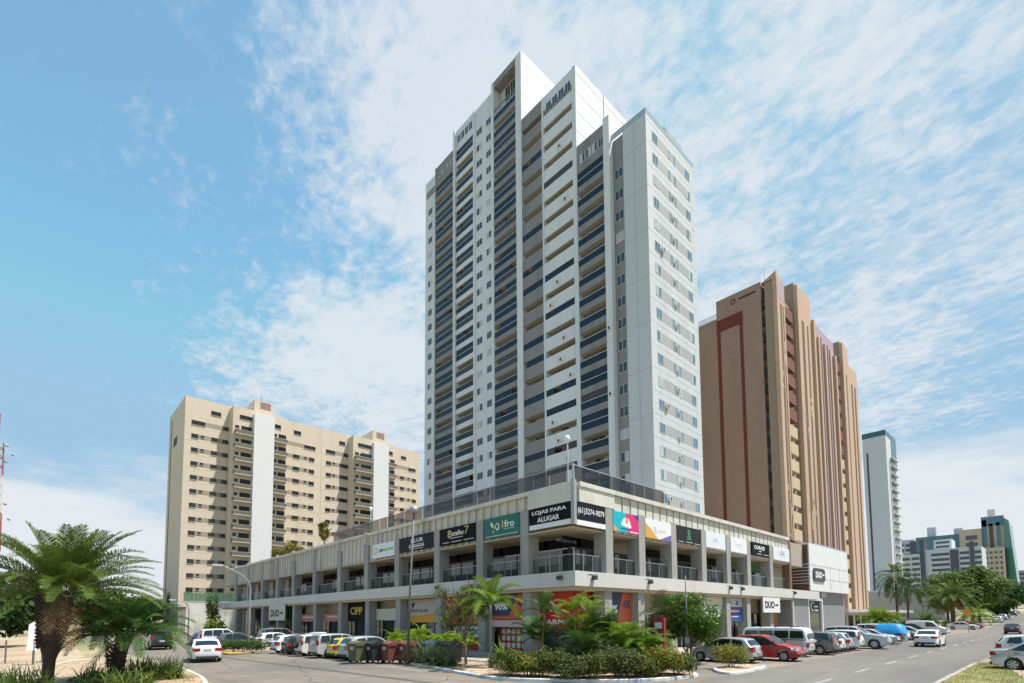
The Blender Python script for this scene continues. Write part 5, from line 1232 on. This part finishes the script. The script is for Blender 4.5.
def blade_clump(mb, x, y, z, n, l0, l1, w, spread=.9, curl=1.0):
    for _ in range(n):
        az = random.uniform(0,6.283); el = random.uniform(.55,1.5); l = random.uniform(l0,l1); d = Vector((math.cos(az)*math.cos(el)*spread, math.sin(az)*math.cos(el)*spread, math.sin(el))).normalized()
        p = Vector((x+random.uniform(-.1,.1), y+random.uniform(-.1,.1), z)); sd_ = Vector((-math.sin(az),math.cos(az),0)); rows = []
        for i in range(4):
            ww = w*(1,.95,.7,.05)[i]; rows += [p-sd_*ww*.5, p+sd_*ww*.5]; d = (d+Vector((0,0,-.38*curl))).normalized(); p = p+d*l/3
        mb.add(rows, [(2*i,2*i+1,2*i+3,2*i+2) for i in range(3)])
def leaf_cloud(mb, c, rad, n, size, flat=.0, droop=0.0, shell=.45, asp=.5):
    for _ in range(n):
        v = Vector((random.gauss(0,1),random.gauss(0,1),random.gauss(0,1))).normalized(); r = (shell+(1-shell)*random.random())
        p = Vector(c)+Vector((v.x*rad[0],v.y*rad[1],v.z*rad[2]))*r
        nn = (v*.6+Vector((random.gauss(0,.5),random.gauss(0,.5),random.gauss(.35,.5)))).normalized()
        a = nn.cross(Vector((random.gauss(0,1),random.gauss(0,1),random.gauss(0,.6)-droop*3))).normalized(); b = nn.cross(a); s = size*random.uniform(.6,1.3)
        if droop: a = (a+Vector((0,0,-droop))).normalized()
        mb.add([p-b*s*asp*.35, p+a*s*.5-b*s*asp*.5*.0+b*s*asp*.5, p+a*s, p+a*s*.5-b*s*asp*.5], [(0,1,2,3)])
def tree(name, label, x, y, h, crown_r, crown_h, trunk_h, leaf, nclump, nleaf, lsize, cat='tree', group=None, z=.1, droop=0.0, bark=None, r0=.16, asp=.5, multi=1, flat=1.0, rs=1.0, fill=2.0):
    t = thing(name, label, cat, (0,0,0), group); tr = MB(); tr.smooth = True
    cz = trunk_h+crown_h*.5; cl = []
    for k in range(nclump):
        while True:
            v = Vector((random.uniform(-1,1),random.uniform(-1,1),random.uniform(-1,1)))
            if .12 < v.length < 1: break
        if v.z < -.3: v.x *= .8; v.y *= .8
        c_ = Vector((v.x*crown_r*.78, v.y*crown_r*.78, cz+v.z*crown_h*.40)); cl.append((c_, random.uniform(.24,.42)*crown_r*rs))
    for m_ in range(multi):
        a = 6.28*m_/multi; ln = .0 if multi == 1 else .5
        tr.tube([(0.05*math.cos(a),0.05*math.sin(a),-.1),(ln*.3*math.cos(a),ln*.3*math.sin(a),trunk_h*.5),(ln*math.cos(a),ln*math.sin(a),trunk_h*1.05)], [r0*1.25,r0,r0*.75], 8)
    for c_, r in cl[:max(6, nclump//2)]:
        s = Vector((random.uniform(-.1,.1),random.uniform(-.1,.1),trunk_h*random.uniform(.85,1.1))); m = s.lerp(c_, .5)+Vector((0,0,.12*crown_h*random.uniform(-.4,1)))
        tr.tube([s, m, c_], [r0*.55, r0*.32, r0*.08], 5, False)
    tr.build('trunk', bark or BARK2, t)
    cr = MB()
    for c_, r in cl: leaf_cloud(cr, c_, (r*flat, r*flat, r*.75), nleaf, lsize, droop=droop, asp=asp)
    leaf_cloud(cr, (0,0,cz), (crown_r*.7,crown_r*.7,crown_h*.42), int(nleaf*fill), lsize, droop=droop, asp=asp)
    cr.build('crown', leaf, t); t.location = (x,y,z); return t
def shrub(name, label, x, y, rx, ry, h, leaf, n, size, group=None, cat='shrub', z=.1, asp=.5, rz=0):
    t = thing(name, label, cat, (0,0,0), group); st = MB()
    for k in range(7):
        a = k*.9; st.tube([(.06*math.cos(a),.06*math.sin(a),-.05),(rx*.5*math.cos(a),ry*.5*math.sin(a),h*.7)], [.02,.008], 4, False)
    st.build('stem', BARKD, t); cr = MB()
    k_ = max(5, int(n/160))
    for k in range(k_):
        a = random.uniform(0,6.28); q = random.random()**.5*.72; leaf_cloud(cr, (rx*q*math.cos(a), ry*q*math.sin(a), h*random.uniform(.34,.70)), (rx*.38,ry*.38,h*.30), n//k_, size, asp=asp, shell=.3)
    cr.build('foliage', leaf, t); t.location = (x,y,z); t.rotation_euler = (0,0,rz); return t
# ---- date palms on the left island
palm('date_palm','big date palm with a thick scaly trunk and feathery crown on the left',-27.82,.63,3.65,.19,.40,74,3.5,.62,.045,(1.40,.22),1.0,54,LF_PH,'palms of the left island',dead=4,bark=CONK,boot=(1.5,.32,.42,380,.15),lean=(.34,.36),young=5,prof=lambda t: .20 if t < .3 else (.20+.22*min(1,(t-.3)/.25) if t < .85 else .42-.7*(t-.85)))
palm('date_palm','smaller date palm with low arching fronds right of the big one',-28.9,2.9,1.9,.22,.30,46,2.7,.58,.055,(1.25,.22),1.35,44,mat('blue_green_leaf',(.065,.135,.028),.6,.25,.9,spec=.18,transl=.25),'palms of the left island',bark=CONK,boot=(.5,.26,.42,150,.14),dead=2,lean=(.25,.28))
G2 = 'strap leaf plants below the palms'
def straps(label, x, y, rx, ry, n, l0, l1, leaf=LF_STRAP, group=G2, w=.045, name='strap_plant', z=.12):
    t = thing(name, label, 'plant', (0,0,0), group); mb = MB()
    for _ in range(n):
        a = random.uniform(0,6.28); q = random.random()**.5; blade_clump(mb, rx*q*math.cos(a), ry*q*math.sin(a), 0, 12, l0, l1, w)
    mb.build('leaves', leaf, t); t.location = (x,y,z); return t
straps('strap leaf clump at the bottom left corner before the big palm',-25.0,-.9,.9,.8,30,.8,1.4)
straps('strap leaf clump just left of the big palm trunk',-26.2,.0,.8,.7,26,.8,1.3)
straps('strap leaf clump between the two palm trunks',-28.0,2.1,.6,.5,18,.6,1.1)
straps('strap leaf clump right of the smaller palm',-29.0,3.9,.8,.6,30,.75,1.25)
straps('long strap leaf drift reaching toward the side street kerb',-28.2,4.7,1.1,.5,44,.7,1.2)
straps('sparse strap leaf tuft at the front edge of the left island',-25.6,3.0,.8,.8,22,.6,1.1)
for i,(x,y) in enumerate([(-26.8,3.6),(-29.6,2.4),(-26.4,1.6),(-31.4,3.8)]):
    shrub('ground_cover',['dark leafy ground cover at the front of the left island','dark leafy ground cover by the smaller palm foot','dark leafy ground cover by the big palm foot','dark leafy ground cover behind the smaller palm'][i],x,y,.7,.6,.45,LF_DK,420,.13,'ground cover of the left island','plant')
# lawn blades along the left island edge and the right verge: nobody could count them
gr = MB()
for _ in range(2600):
    x = random.uniform(-44,-25.2); y = 5.55-abs(random.gauss(0,.45))-.25-max(0,(-38-x))*.12; blade_clump(gr, x, y, .12, 1, .06,.16,.012)
for _ in range(5200):
    y = random.uniform(24,38.2); x = random.uniform(-3.5,-3.5+max(.2,(2.4-abs(y-29)*.09 if y < 34 else 2.4-(y-29)*.17))); blade_clump(gr, x, y, .10, 1, .05,.15,.012)
tag(gr.build('grass', mat('grass_blade',(.15,.19,.04),.6,.3,.6,spec=.18, transl=.2,col2=(.34,.27,.09),patch=(.45,.6),pscale=.5)), 'short dry and green grass along the verge and island edges', 'grass', kind='stuff')
# ---- corner island
straps('long dense row of bronze and green border plants along the corner kerb',-14.9,18.0,.1,.1,1,.3,.5) if False else None
GH = 'border bushes along the corner kerb'
hp = [(-17.6,16.1),(-16.7,16.3),(-15.8,16.7),(-14.9,17.3),(-14.1,18.0),(-13.5,18.8),(-13.0,19.7),(-12.6,20.7),(-12.3,21.7)]
hl = ['leftmost border bush on the corner kerb beside the foxtail palm','border bush second from the left on the corner kerb','border bush third from the left on the corner kerb','border bush fourth from the left on the corner kerb','border bush at the turn of the corner kerb','border bush just right of the kerb turn','border bush third from the right on the corner kerb','border bush second from the right on the corner kerb','rightmost border bush on the corner kerb']
for i,(x,y) in enumerate(hp):
    b = shrub('border_bush',hl[i],x+random.uniform(-.15,.15),y+random.uniform(-.1,.2),random.uniform(1.0,1.2),random.uniform(.8,1.0),[1.3,1.15,1.4,1.1,1.3,1.5,1.2,1.45,1.2][i],[LF_HEDGE,LF_YEL,LF_HEDGE,LF_OLV,LF_HEDGE,LF_OLV,LF_HEDGE,LF_YEL,LF_HEDGE][i],3600,.15,GH,'bush',asp=.35)
GA = 'arching palms of the corner bed'
def areca(label, x, y, h, nst, fl, leaf=LF_ARE, group=GA, name='clump_palm', nf=7, ll=.34, lw=.032, nl=26, z=.1):
    t = thing(name, label, 'palm', (0,0,0), group); st = MB(); st.smooth = True; cr = MB()
    for k in range(nst):
        a = 6.28*k/nst+random.uniform(-.3,.3); hh = h*random.uniform(.3,1.0); r = .12+.08*nst*random.random()*.4; bx_, by_ = r*math.cos(a), r*math.sin(a)
        tx, ty = bx_+math.cos(a)*hh*.14, by_+math.sin(a)*hh*.14
        st.tube([(bx_,by_,-.1),((bx_+tx)/2,(by_+ty)/2,hh*.5),(tx,ty,hh)], [.05,.042,.034], 6, False)
        for j in range(nf):
            az = a+j*2.4+random.uniform(-.3,.3); frond(cr, (tx,ty,hh), az, random.uniform(.55,1.35), fl*random.uniform(.75,1.1), random.uniform(1.3,2.0), nl, ll, lw, .35)
    st.build('stems', mat('palm_cane',(.25,.22,.08),.6,.2,3), t); cr.build('fronds', leaf, t); t.location = (x,y,z); return t
areca('clump palm with arching crown in front of the shaded corner column',-18.7,19.2,3.0,4,1.6,LF_MID,nf=9,ll=.46,lw=.034,nl=36)
areca('tallest clump palm in the corner bed before the red boards',-17.0,20.6,3.0,4,1.7,LF_ARE,nf=8,ll=.46,lw=.034,nl=36)
areca('low bushy clump palm in the middle of the corner bed',-16.0,19.6,1.1,5,1.6,LF_MID,nf=8,ll=.44,lw=.034,nl=34)
areca('bright yellow green clump palm right of the corner bed middle',-14.9,21.3,2.1,6,1.9,LF_ARE,nf=9,ll=.46,lw=.034,nl=36)
areca('low bright clump palm at the right of the corner bed',-13.9,21.9,1.4,5,1.6,LF_ARE,nf=8,ll=.42,lw=.034,nl=34)
areca('dark clump palm behind the bright one in the corner bed',-16.2,21.6,2.4,5,1.6,LF_MID,nf=8,ll=.42,lw=.034,nl=34)
palm('foxtail_palm','slender foxtail palm with a pale trunk left of the corner bed',-20.9,17.9,3.3,.085,.06,13,2.0,.56,.040,(1.3,.15),1.5,52,LF_ARE,None,bark=BARK2,vee=.5)
tree('drooping_tree','small drooping tree with a reddish flush beside the waste containers',-23.6,18.3,5.2,2.3,3.7,1.5,LF_OLV,26,120,.36,droop=1.3,r0=.07,asp=.16,rs=.8,fill=.6)
rd = MB(); 
for _ in range(9): leaf_cloud(rd, (random.uniform(-.9,1.1),random.uniform(-.8,.8),random.uniform(3.3,4.4)), (.35,.35,.35), 40, .26, droop=1.0, asp=.25)
_t = [o for o in COL.objects if o.name == 'drooping_tree'][0]; rd.build('reddish_sprays', mat('reddish_leaf',(.26,.13,.06),.6,.25,1,spec=.18, transl=.2), _t)
GY = 'spiky shrubs in front of the waste containers'
for i,(x,y) in enumerate([(-26.9,17.0),(-25.9,17.0),(-24.9,17.1),(-24.2,16.9),(-23.4,17.0)]):
    straps(['leftmost spiky shrub before the waste containers','second spiky shrub from the left before the waste containers','middle spiky shrub before the waste containers','spiky shrub near the drooping tree trunk','rightmost spiky shrub beside the drooping tree trunk'][i],x,y,.40,.40,16,.9,1.7,mat('dusty_leaf',(.13,.16,.08),.6,.3,1.2,spec=.18, transl=.15),GY,.05,'spiky_shrub')
straps('broad cycad like rosette between the drooping tree and the foxtail palm',-21.8,19.6,.1,.1,3,1.1,1.7,LF_ARE,None,.13,'rosette_plant')
straps('low rosette right of the foxtail palm trunk',-20.2,18.8,.1,.1,2,.8,1.2,LF_MID,None,.11,'rosette_plant')
tree('bushy_tree','round bushy tree with glossy green leaves left of the silver hatchback',-15.5,28.9,4.7,2.4,3.7,.8,mat('glossy_leaf',(.085,.16,.022),.4,.3,.9,spec=.18, transl=.3),30,260,.27,droop=.6,r0=.06,asp=.28,multi=3,rs=.82,fill=.8)
areca('loose palm left of the bushy tree before the white shop front',-16.6,27.4,2.9,6,1.9,LF_OLV,None,nf=9,ll=.46,lw=.034,nl=34)
shrub('round_bush','round yellow green bush on the small kerbed island',-12.0,26.5,1.05,1.0,1.35,LF_YEL,3400,.10,None,'bush')
shrub('round_bush','small dark bush at the tip of the corner bed',-11.9,23.0,.5,.5,.7,LF_HEDGE,700,.09,None,'bush') if False else None
# ---- left of the podium
GL = 'bright clump palms behind the left row'
for i,(x,y) in enumerate([(-36.4,21.4),(-34.6,21.6),(-33.0,21.3),(-31.2,21.6),(-29.4,21.5),(-28.0,21.7)]):
    areca(['leftmost bright clump palm behind the left row','second bright clump palm from the left behind the left row','third bright clump palm from the left behind the left row','fourth bright clump palm from the left behind the left row','fifth bright clump palm behind the silver hatchback','rightmost bright clump palm behind the waste containers'][i],x,y,1.2,4,1.5,mat('lime_leaf',(.20,.30,.02),.45,.25,.9,spec=.18, transl=.35),GL,nf=6,ll=.36,lw=.05,nl=20)
hb = MB(); random.seed(12)
for i in range(26):
    q = i/25; leaf_cloud(hb, (-47.0+2.6*q, 11.6+2.3*q, .62), (.5,.5,.50), 150, .12, asp=.6, shell=.4)
ht = thing('low_hedge','low clipped green hedge beside the yellow painted kerb','hedge',(0,0,0)); hb.build('foliage', LF_MID, ht); ht.location = (0,0,.05)
shrub('climbing_shrub','leafy climbing shrub on the far left end of the podium',-99.5,23.0,1.6,1.2,8.0,LF_MID,2200,.30,None)
shrub('climbing_shrub','low banana like clump at the far left foot of the podium',-92,21.5,2.2,1.6,3.2,LF_ARE,1100,.42,None)
cy = thing('cypress','thin dark cypress before the stained white wall','tree',(0,0,0)); c_ = MB()
for i in range(20):
    q = i/19; leaf_cloud(c_, (0,0,.6+6.2*q), (.75*(1-q*.75),.75*(1-q*.75),.55), 130, .24, asp=.3)
c_.build('crown', mat('cypress_leaf',(.02,.035,.014),.6,.3,.6), cy); c_ = MB(); c_.cyl((0,0),.12,-.1,2.0,8); c_.build('trunk', BARKD, cy); cy.location = (-100.5,16.6,0)
random.seed(31)
GT = 'trees on the left horizon'
lt = [(-66,-5.5,8.0,5.4,'broad dark tree at the left edge of the view',LF_DK),(-76,-3.0,7.6,5.0,'dark tree second from the left edge',LF_DK),(-64,-12.5,9.0,5.5,'dark tree just outside the left edge',LF_DK),
      (-118,8.5,9,6,'tree behind the big palm crown',LF_MID),(-128,12.5,8.5,5.5,'tree seen between the palms and the cream block',LF_MID),(-150,12,9.5,6.5,'farther tree left of the cream block',LF_DK),(-135,4,9,6,'farther tree behind the big palm trunk',LF_DK),(-160,21,9,6,'tree right against the cream block corner',LF_MID)]
for (x,y,h,r,l,m) in lt: tree('broadleaf_tree',l,x,y,h,r,h*.85,h*.15,m,34,190,.62,group=GT,z=0,bark=BARKD,r0=.28,asp=.6)
# ---- terrace plants on the podium roof
for i,(x,y,h,l) in enumerate([(-92,31,4.4,'yellowish terrace tree over the far left podium roof'),(-88.5,32,5.2,'taller yellowish terrace tree on the podium roof'),(-71,30,5.6,'thin yellowish terrace tree on the podium roof')]):
    tree('terrace_tree',l,x,y,h,1.7 if i < 2 else .9,h*.62,h*.38,LF_TER,15,80,.40,group='terrace trees on the podium roof',z=11.0,r0=.07,asp=.4)
# ---- along the main road
palm('coconut_palm','taller coconut palm with a dark drooping crown beside the main road',-20.0,108.0,9.3,.22,.14,22,4.2,1.05,.12,(1.2,-.75),1.7,26,LF_COCO,'coconut palms by the main road',bark=BARKD,young=2)
palm('coconut_palm','shorter coconut palm just right of the taller one',-19.6,114.3,7.4,.21,.14,22,4.0,1.0,.12,(1.2,-.7),1.7,24,LF_COCO,'coconut palms by the main road',bark=BARK)
areca('feathery yellow green palm behind the parked cars by the brown tower',-19.5,93.8,2.6,6,3.6,LF_ARE,None,nf=8,ll=.85,lw=.10,nl=24)
areca('feathery palm low behind the coconut palm trunks',-18.6,124,1.4,6,3.2,LF_MID,None,nf=6,ll=.6,lw=.08,nl=18)
palm('wine_palm','stout palm with a brown skirt of dead fronds by the main road',-16.7,141,6.2,.40,.42,44,5.4,1.15,.13,(1.35,-.35),1.5,28,LF_PH,None,dead=22,bark=BARK)
palm('wine_palm','young palm with low fronds right of the skirted palm',-14.3,148,2.6,.34,.36,26,4.6,1.0,.13,(1.1,-.2),1.6,26,LF_ARE,None,bark=BARK)
tree('broadleaf_tree','big mid green tree behind the skirted palm',-15.0,168,14.2,6.6,11.6,2.8,mat('road_tree_leaf',(.125,.185,.045),.5,.3,.3,spec=.18, transl=.25),42,190,.7,group='trees along the main road',z=gz(168),bark=BARKD,r0=.3,asp=.6)
tree('broadleaf_tree','second big tree left of and behind the skirted palm',-20.5,165,12.5,6.0,10,2.4,MATS['road_tree_leaf'],34,200,.62,group='trees along the main road',z=gz(165),bark=BARKD,r0=.3,asp=.6)
rt = [(-12.8,186,7,4.0,'dark tree low beside the rising road'),(-15.5,210,8,5,'tree halfway up the rising road'),(-15,260,10,6,'tree far up the rising road on its left'),(-2,250,9,6,'tree far up the rising road on its right'),(-16,320,12,8,'distant tree before the green tower'),(0,330,11,8,'distant tree at the right edge of the road')]
for (x,y,h,r,l) in rt: tree('broadleaf_tree',l,x,y,h,r,h*.85,h*.15,LF_MID if y < 200 else LF_DK,22,150,.8,group='trees along the main road',z=gz(y),bark=BARKD,r0=.25,asp=.6)
for i,(x,y) in enumerate([(-17.6,135),(-20.5,133),(-20.4,112),(-13.2,128)]): shrub('road_shrub',['shrub at the foot of the skirted palm','shrub left of the skirted palm','shrub beneath the coconut palms','shrub at the road edge before the far white sedan'][i],x,y,1.6,1.6,1.8,LF_MID,800,.26,'shrubs by the main road')

# fallen leaves and litter on the planting beds
lit = MB(); random.seed(8)
for _ in range(900):
    if random.random() < .6: x, y = random.uniform(-28,-11.6), random.uniform(15.6,22); ok = (y > 15.6+max(0,(x+17)*.75))
    else: x, y = random.uniform(-44,-24), random.uniform(.5,5.6); ok = True
    if not ok: continue
    a = random.uniform(0,6.28); s_ = random.uniform(.04,.12); c_, n_ = math.cos(a)*s_, math.sin(a)*s_
    lit.add([(x-c_,y-n_,.135),(x+n_*.4,y-c_*.4,.145),(x+c_,y+n_,.14),(x-n_*.4,y+c_*.4,.15)],[(0,1,2,3)])
tag(lit.build('leaf_litter', LF_DEAD), 'dry fallen leaves scattered over the planting beds', 'leaf litter', kind='stuff')
# ------------------------------------------------------------------ street furniture
M_POLE = mat('galvanised_pole', (.33,.34,.34), .5, .1, 2, metal=.4); M_POLED = mat('dark_pole', (.12,.12,.12), .5)
t = thing('street_lamp','curved arm street lamp standing by the left parking row','street lamp',(-50.2,14.5,0),'street lamps')
b = MB(); b.smooth = True; P = [(-50.2,14.5,0),(-50.2,14.5,3),(-50.2,14.5,5.6),(-50.15,14.3,6.15),(-50.1,13.7,6.7),(-50.0,12.6,7.25),(-49.95,12.1,7.4)]
b.tube(P, [.11,.09,.075,.065,.055,.05,.05], 8); b.build('pole', M_POLE, t)
b = MB(); b.box(-50.1,-49.8,11.3,12.15,7.36,7.5); b.build('lamp_head', M_PANEL, t)
t = thing('street_lamp','thin street lamp by the stained white wall behind the parked cars','street lamp',(-76,14.8,0),'street lamps')
b = MB(); b.smooth = True; b.tube([(-76,14.8,0),(-76,14.8,4.0),(-76,14.6,4.7),(-75.9,14.0,5.1),(-75.8,13.3,5.2)], [.09,.07,.06,.05,.05], 8); b.build('pole', M_POLE, t)
b = MB(); b.box(-75.95,-75.65,12.6,13.3,5.14,5.28); b.box(-76.8,-75.2,14.72,14.88,2.9,3.05); b.build('lamp_head', M_PANEL, t)
t = thing('lamp_post','slim straight lamp post with a round head by the waste containers','street lamp',(-26.7,16.4,0))
b = MB(); b.smooth = True; b.tube([(-26.7,16.4,0),(-26.62,16.5,4.5),(-26.52,16.66,9.0)], [.085,.07,.055], 8); b.build('pole', M_POLED, t)
b = MB(); b.smooth = True; b.tube([(-26.52,16.66,9.0),(-26.52,16.66,9.06),(-26.52,16.66,9.2),(-26.52,16.66,9.42),(-26.52,16.66,9.5)], [.08,.24,.30,.24,.05], 14); b.build('lamp_head', M_POLE, t)
t = thing('signal_pole','thin dark pole standing in front of the bushy tree','pole',(-15.0,27.6,0))
b = MB(); b.smooth = True; b.tube([(-15.0,27.6,0),(-15.0,27.6,2.6),(-15.0,27.6,5.1)], [.07,.055,.03], 8); b.build('pole', M_POLED, t)
b = MB(); b.box(-15.09,-14.91,27.51,27.69,1.2,1.55); b.build('meter_box', M_POLE, t)
for i,(x,y,h) in enumerate([(-22.9,26.6,4.0),(-53.6,28.0,4.2)]):
    t = thing('terrace_lamp',['terrace lamp with a white head above the podium corner','terrace lamp with a white head over the shaded podium side'][i],'lamp post',(x,y,11.2),'terrace lamps')
    b = MB(); b.tube([(x,y,11.2),(x,y,11.2+h-.5)], .05, 8); b.build('pole', M_PANEL, t)
    b = MB(); b.smooth = True; b.tube([(x,y,11.2+h-.5),(x,y,11.2+h-.3),(x,y,11.2+h)], [.07,.20,.14], 10); b.build('lamp_head', S_WHT, t)
# wheeled waste containers
def bin_(label, x, y, m, w=.52, d=.52, h=1.18, big=False, rz=0):
    t = thing('waste_container', label, 'waste bin', (0,0,0), 'waste containers at the end of the left row')
    b = MB(); k = .86
    b.add([(-w*k,-d*k,.16),(w*k,-d*k,.16),(w*k,d*k,.16),(-w*k,d*k,.16),(-w,-d,h),(w,-d,h),(w,d,h),(-w,d,h)],[(0,3,2,1),(0,1,5,4),(1,2,6,5),(2,3,7,6),(3,0,4,7),(4,5,6,7)])
    b.box(-w-.05,w+.05,-d-.05,d+.05,h-.10,h-.02); b.box(-w*.6,w*.6,-d*.97-.03,-d*.9,.55,.72)
    b.build('body', m, t)
    l = MB(); l.smooth = True; n = 6
    for i in range(n):
        a0 = -1+2*i/n; a1 = -1+2*(i+1)/n; z0 = h+.16*(1-a0*a0); z1 = h+.16*(1-a1*a1)
        l.add([(-w-.04,d*a0*1.05,z0),(w+.04,d*a0*1.05,z0),(w+.04,d*a1*1.05,z1),(-w-.04,d*a1*1.05,z1)],[(0,1,2,3)])
    for s in (-1,1): l.add([(s*(w+.04),d*1.05*(-1+2*i/n),h+.16*(1-(-1+2*i/n)**2)) for i in range(n+1)]+[(s*(w+.04),0,h-.02)],[(i,i+1,n+1) for i in range(n)])
    l.box(-w*.8,w*.8,-d*1.05-.06,-d*1.05,h-.01,h+.03)
    l.build('lid', m, t)
    for sx in (-1,1):
        for sy in (-1,1):
            c_ = MB(); c_.tube([(sx*w*.75-.03,sy*d*.7,.09),(sx*w*.75+.03,sy*d*.7,.09)], .09, 10); c_.build('wheel', M_TYRE, t)
    st = MB(); st.box(-w*.35,w*.35,-d*.955-.012,-d*.935,.80,1.0) ; st.build('sticker', MATS['cream_board'], t)
    settle(t, (x,y,.03), R(rz)); return t
bin_('olive green waste container beside the silver hatchback',-30.0,15.0,mat('olive_plastic',(.10,.105,.06),.6,.15,2),rz=4)
bin_('black waste container between the olive and red ones',-29.2,15.7,mat('charcoal_plastic',(.02,.022,.028),.5,.15,2),rz=-3)
bin_('faded red waste container nearest the street',-28.4,16.3,mat('faded_red_plastic',(.17,.055,.042),.6,.2,2),rz=2)
bin_('second faded red waste container farther along the row',-27.5,17.0,MATS['faded_red_plastic'],rz=-4)
bin_('bright blue waste container behind the spiky shrubs',-26.2,17.9,mat('blue_plastic',(.02,.07,.20),.5,.15,2),rz=6)
bin_('dark grey waste container at the right end of the row',-25.3,18.5,MATS['charcoal_plastic'],rz=3)
# stone and sign things
t = thing('totem_sign','narrow dark red totem sign among the corner bed palms','sign',(-14.2,23.4,.1)); b = MB(); b.box(-14.5,-13.9,23.3,23.5,.1,2.7); b.build('panel', mat('totem_red',(.25,.015,.02),.5,.1,2), t)
b = MB()
for i in range(4): b.box(-14.4,-14.0,23.288,23.299,.5+.55*i,.8+.55*i)
b.build('pale_mark', T_P, t)
t = thing('road_sign','yellow diamond warning sign at the far road edge','road sign',(-10.5,103,0)); b = MB(); b.tube([(-10.5,103,0),(-10.5,103,3.0)], .05, 8); b.build('post', M_POLE, t)
b = MB(); c_ = Vector((-10.5,102.93,3.0)); b.add([tuple(c_+Vector((.62*a*.9,.0,.62*q))) for a,q in ((-1,0),(0,-1),(1,0),(0,1))]+[tuple(c_+Vector((.62*a*.9,.04,.62*q))) for a,q in ((-1,0),(0,-1),(1,0),(0,1))],[(0,1,2,3),(7,6,5,4),(0,4,5,1),(1,5,6,2),(2,6,7,3),(3,7,4,0)]); b.build('plate', mat('warning_amber',(.62,.27,.02),.5), t)
t = thing('marker_post','white leaning marker board on a post at the dirt lot','sign',(-44.0,.3,0)); b = MB(); b.tube([(-44,.3,0),(-44,.3,1.6)], .06, 8); b.build('post', M_POLED, t)
b = MB(); b.add([(-44.05,-.05,0.9),(-44.05,.5,.9),(-44.05,.52,2.3),(-44.05,.3,2.75),(-44.05,.02,2.5),(-43.95,-.05,.9),(-43.95,.5,.9),(-43.95,.52,2.3),(-43.95,.3,2.75),(-43.95,.02,2.5)],[(4,3,2,1,0),(5,6,7,8,9)]+[(i,(i+1)%5,5+(i+1)%5,5+i) for i in range(5)]); b.build('board', S_WHT, t)
t = thing('blue_bench_box','low blue utility box beside the white marker board','utility box',(-46.2,1.1,0)); b = MB(); b.box(-46.6,-45.9,.7,1.4,.05,.75); b.m = 1; b.box(-46.65,-45.85,.65,1.45,.75,.82); b.build('housing', [mat('utility_blue',(.03,.11,.17),.5,.1,2), M_STEEL], t)
t = thing('wire_fence','wire mesh fence across the dirt lot at the left edge','fence',(-48,-4,0))
for i in range(7):
    b = MB(); b.tube([(-46.6-.55*i,-1.0-2.3*i,0),(-46.6-.55*i,-1.0-2.3*i,1.5)], .045, 6); b.build('post', M_POLED, t)
b = MB()
for k in range(6): b.tube([(-46.6,-1.0,.2+.24*k),(-46.6-.55*6,-1.0-2.3*6,.2+.24*k)], .010, 4, False)
for k in range(44): q = k/43*6; b.tube([(-46.6-.55*q,-1.0-2.3*q,.15),(-46.6-.55*q,-1.0-2.3*q,1.45)], .007, 3, False)
b.build('wire_mesh', M_POLE, t)
t = thing('telecom_mast','red and white lattice telecom mast beyond the trees at the left edge','mast',(-306,-11.4,0))
b = MB()
mx, my = -306.0, -12.6; H_ = 78; w0, w1 = 3.0, 1.5
def leg(s1, s2, z): w_ = w0+(w1-w0)*z/H_; return (mx+s1*w_, my+s2*w_, z)
for s1,s2 in ((-1,-1),(1,-1),(1,1),(-1,1)): b.tube([leg(s1,s2,0),leg(s1,s2,H_)], .22, 5)
for k in range(19):
    z0 = k*4; z1 = z0+4; b.m = (k//4) % 2
    for (a,c_) in (((-1,-1),(1,-1)),((1,-1),(1,1)),((1,1),(-1,1)),((-1,1),(-1,-1))): b.tube([leg(*a,z0),leg(*c_,z1)], .13, 4, False); b.tube([leg(*c_,z0),leg(*c_,z1)], .24, 5, False); b.tube([leg(*a,z1),leg(*c_,z1)], .13, 4, False)
b.tube([(mx,my,H_),(mx,my,H_+13)], .14, 5)
b.build('lattice', [mat('mast_red',(.32,.08,.07),.7), mat('mast_white',(.55,.52,.52),.7)], t)
for k,z in enumerate((77,74,71,66,60,52,46)):
    d = MB(); d.smooth = True; a = k*1.3+.3; d.tube([(mx+2.2*math.cos(a),my+2.6*math.sin(a)+1.5,z),(mx+2.6*math.cos(a),my+3.2*math.sin(a)+1.8,z)], [.45,.6], 12); d.build('dish_antenna', M_STEEL, t)
# pedestrians? none clearly visible; low planter in the corner bed
t = thing('stone_planter','pale stone planter in the middle of the corner bed','planter',(-15.2,18.6,.1)); b = MB(); b.smooth = True; b.tube([(-15.2,18.6,.1),(-15.2,18.6,.3),(-15.2,18.6,.8),(-15.2,18.6,.95)], [.22,.26,.38,.40], 14); b.build('bowl', M_CONCL, t)
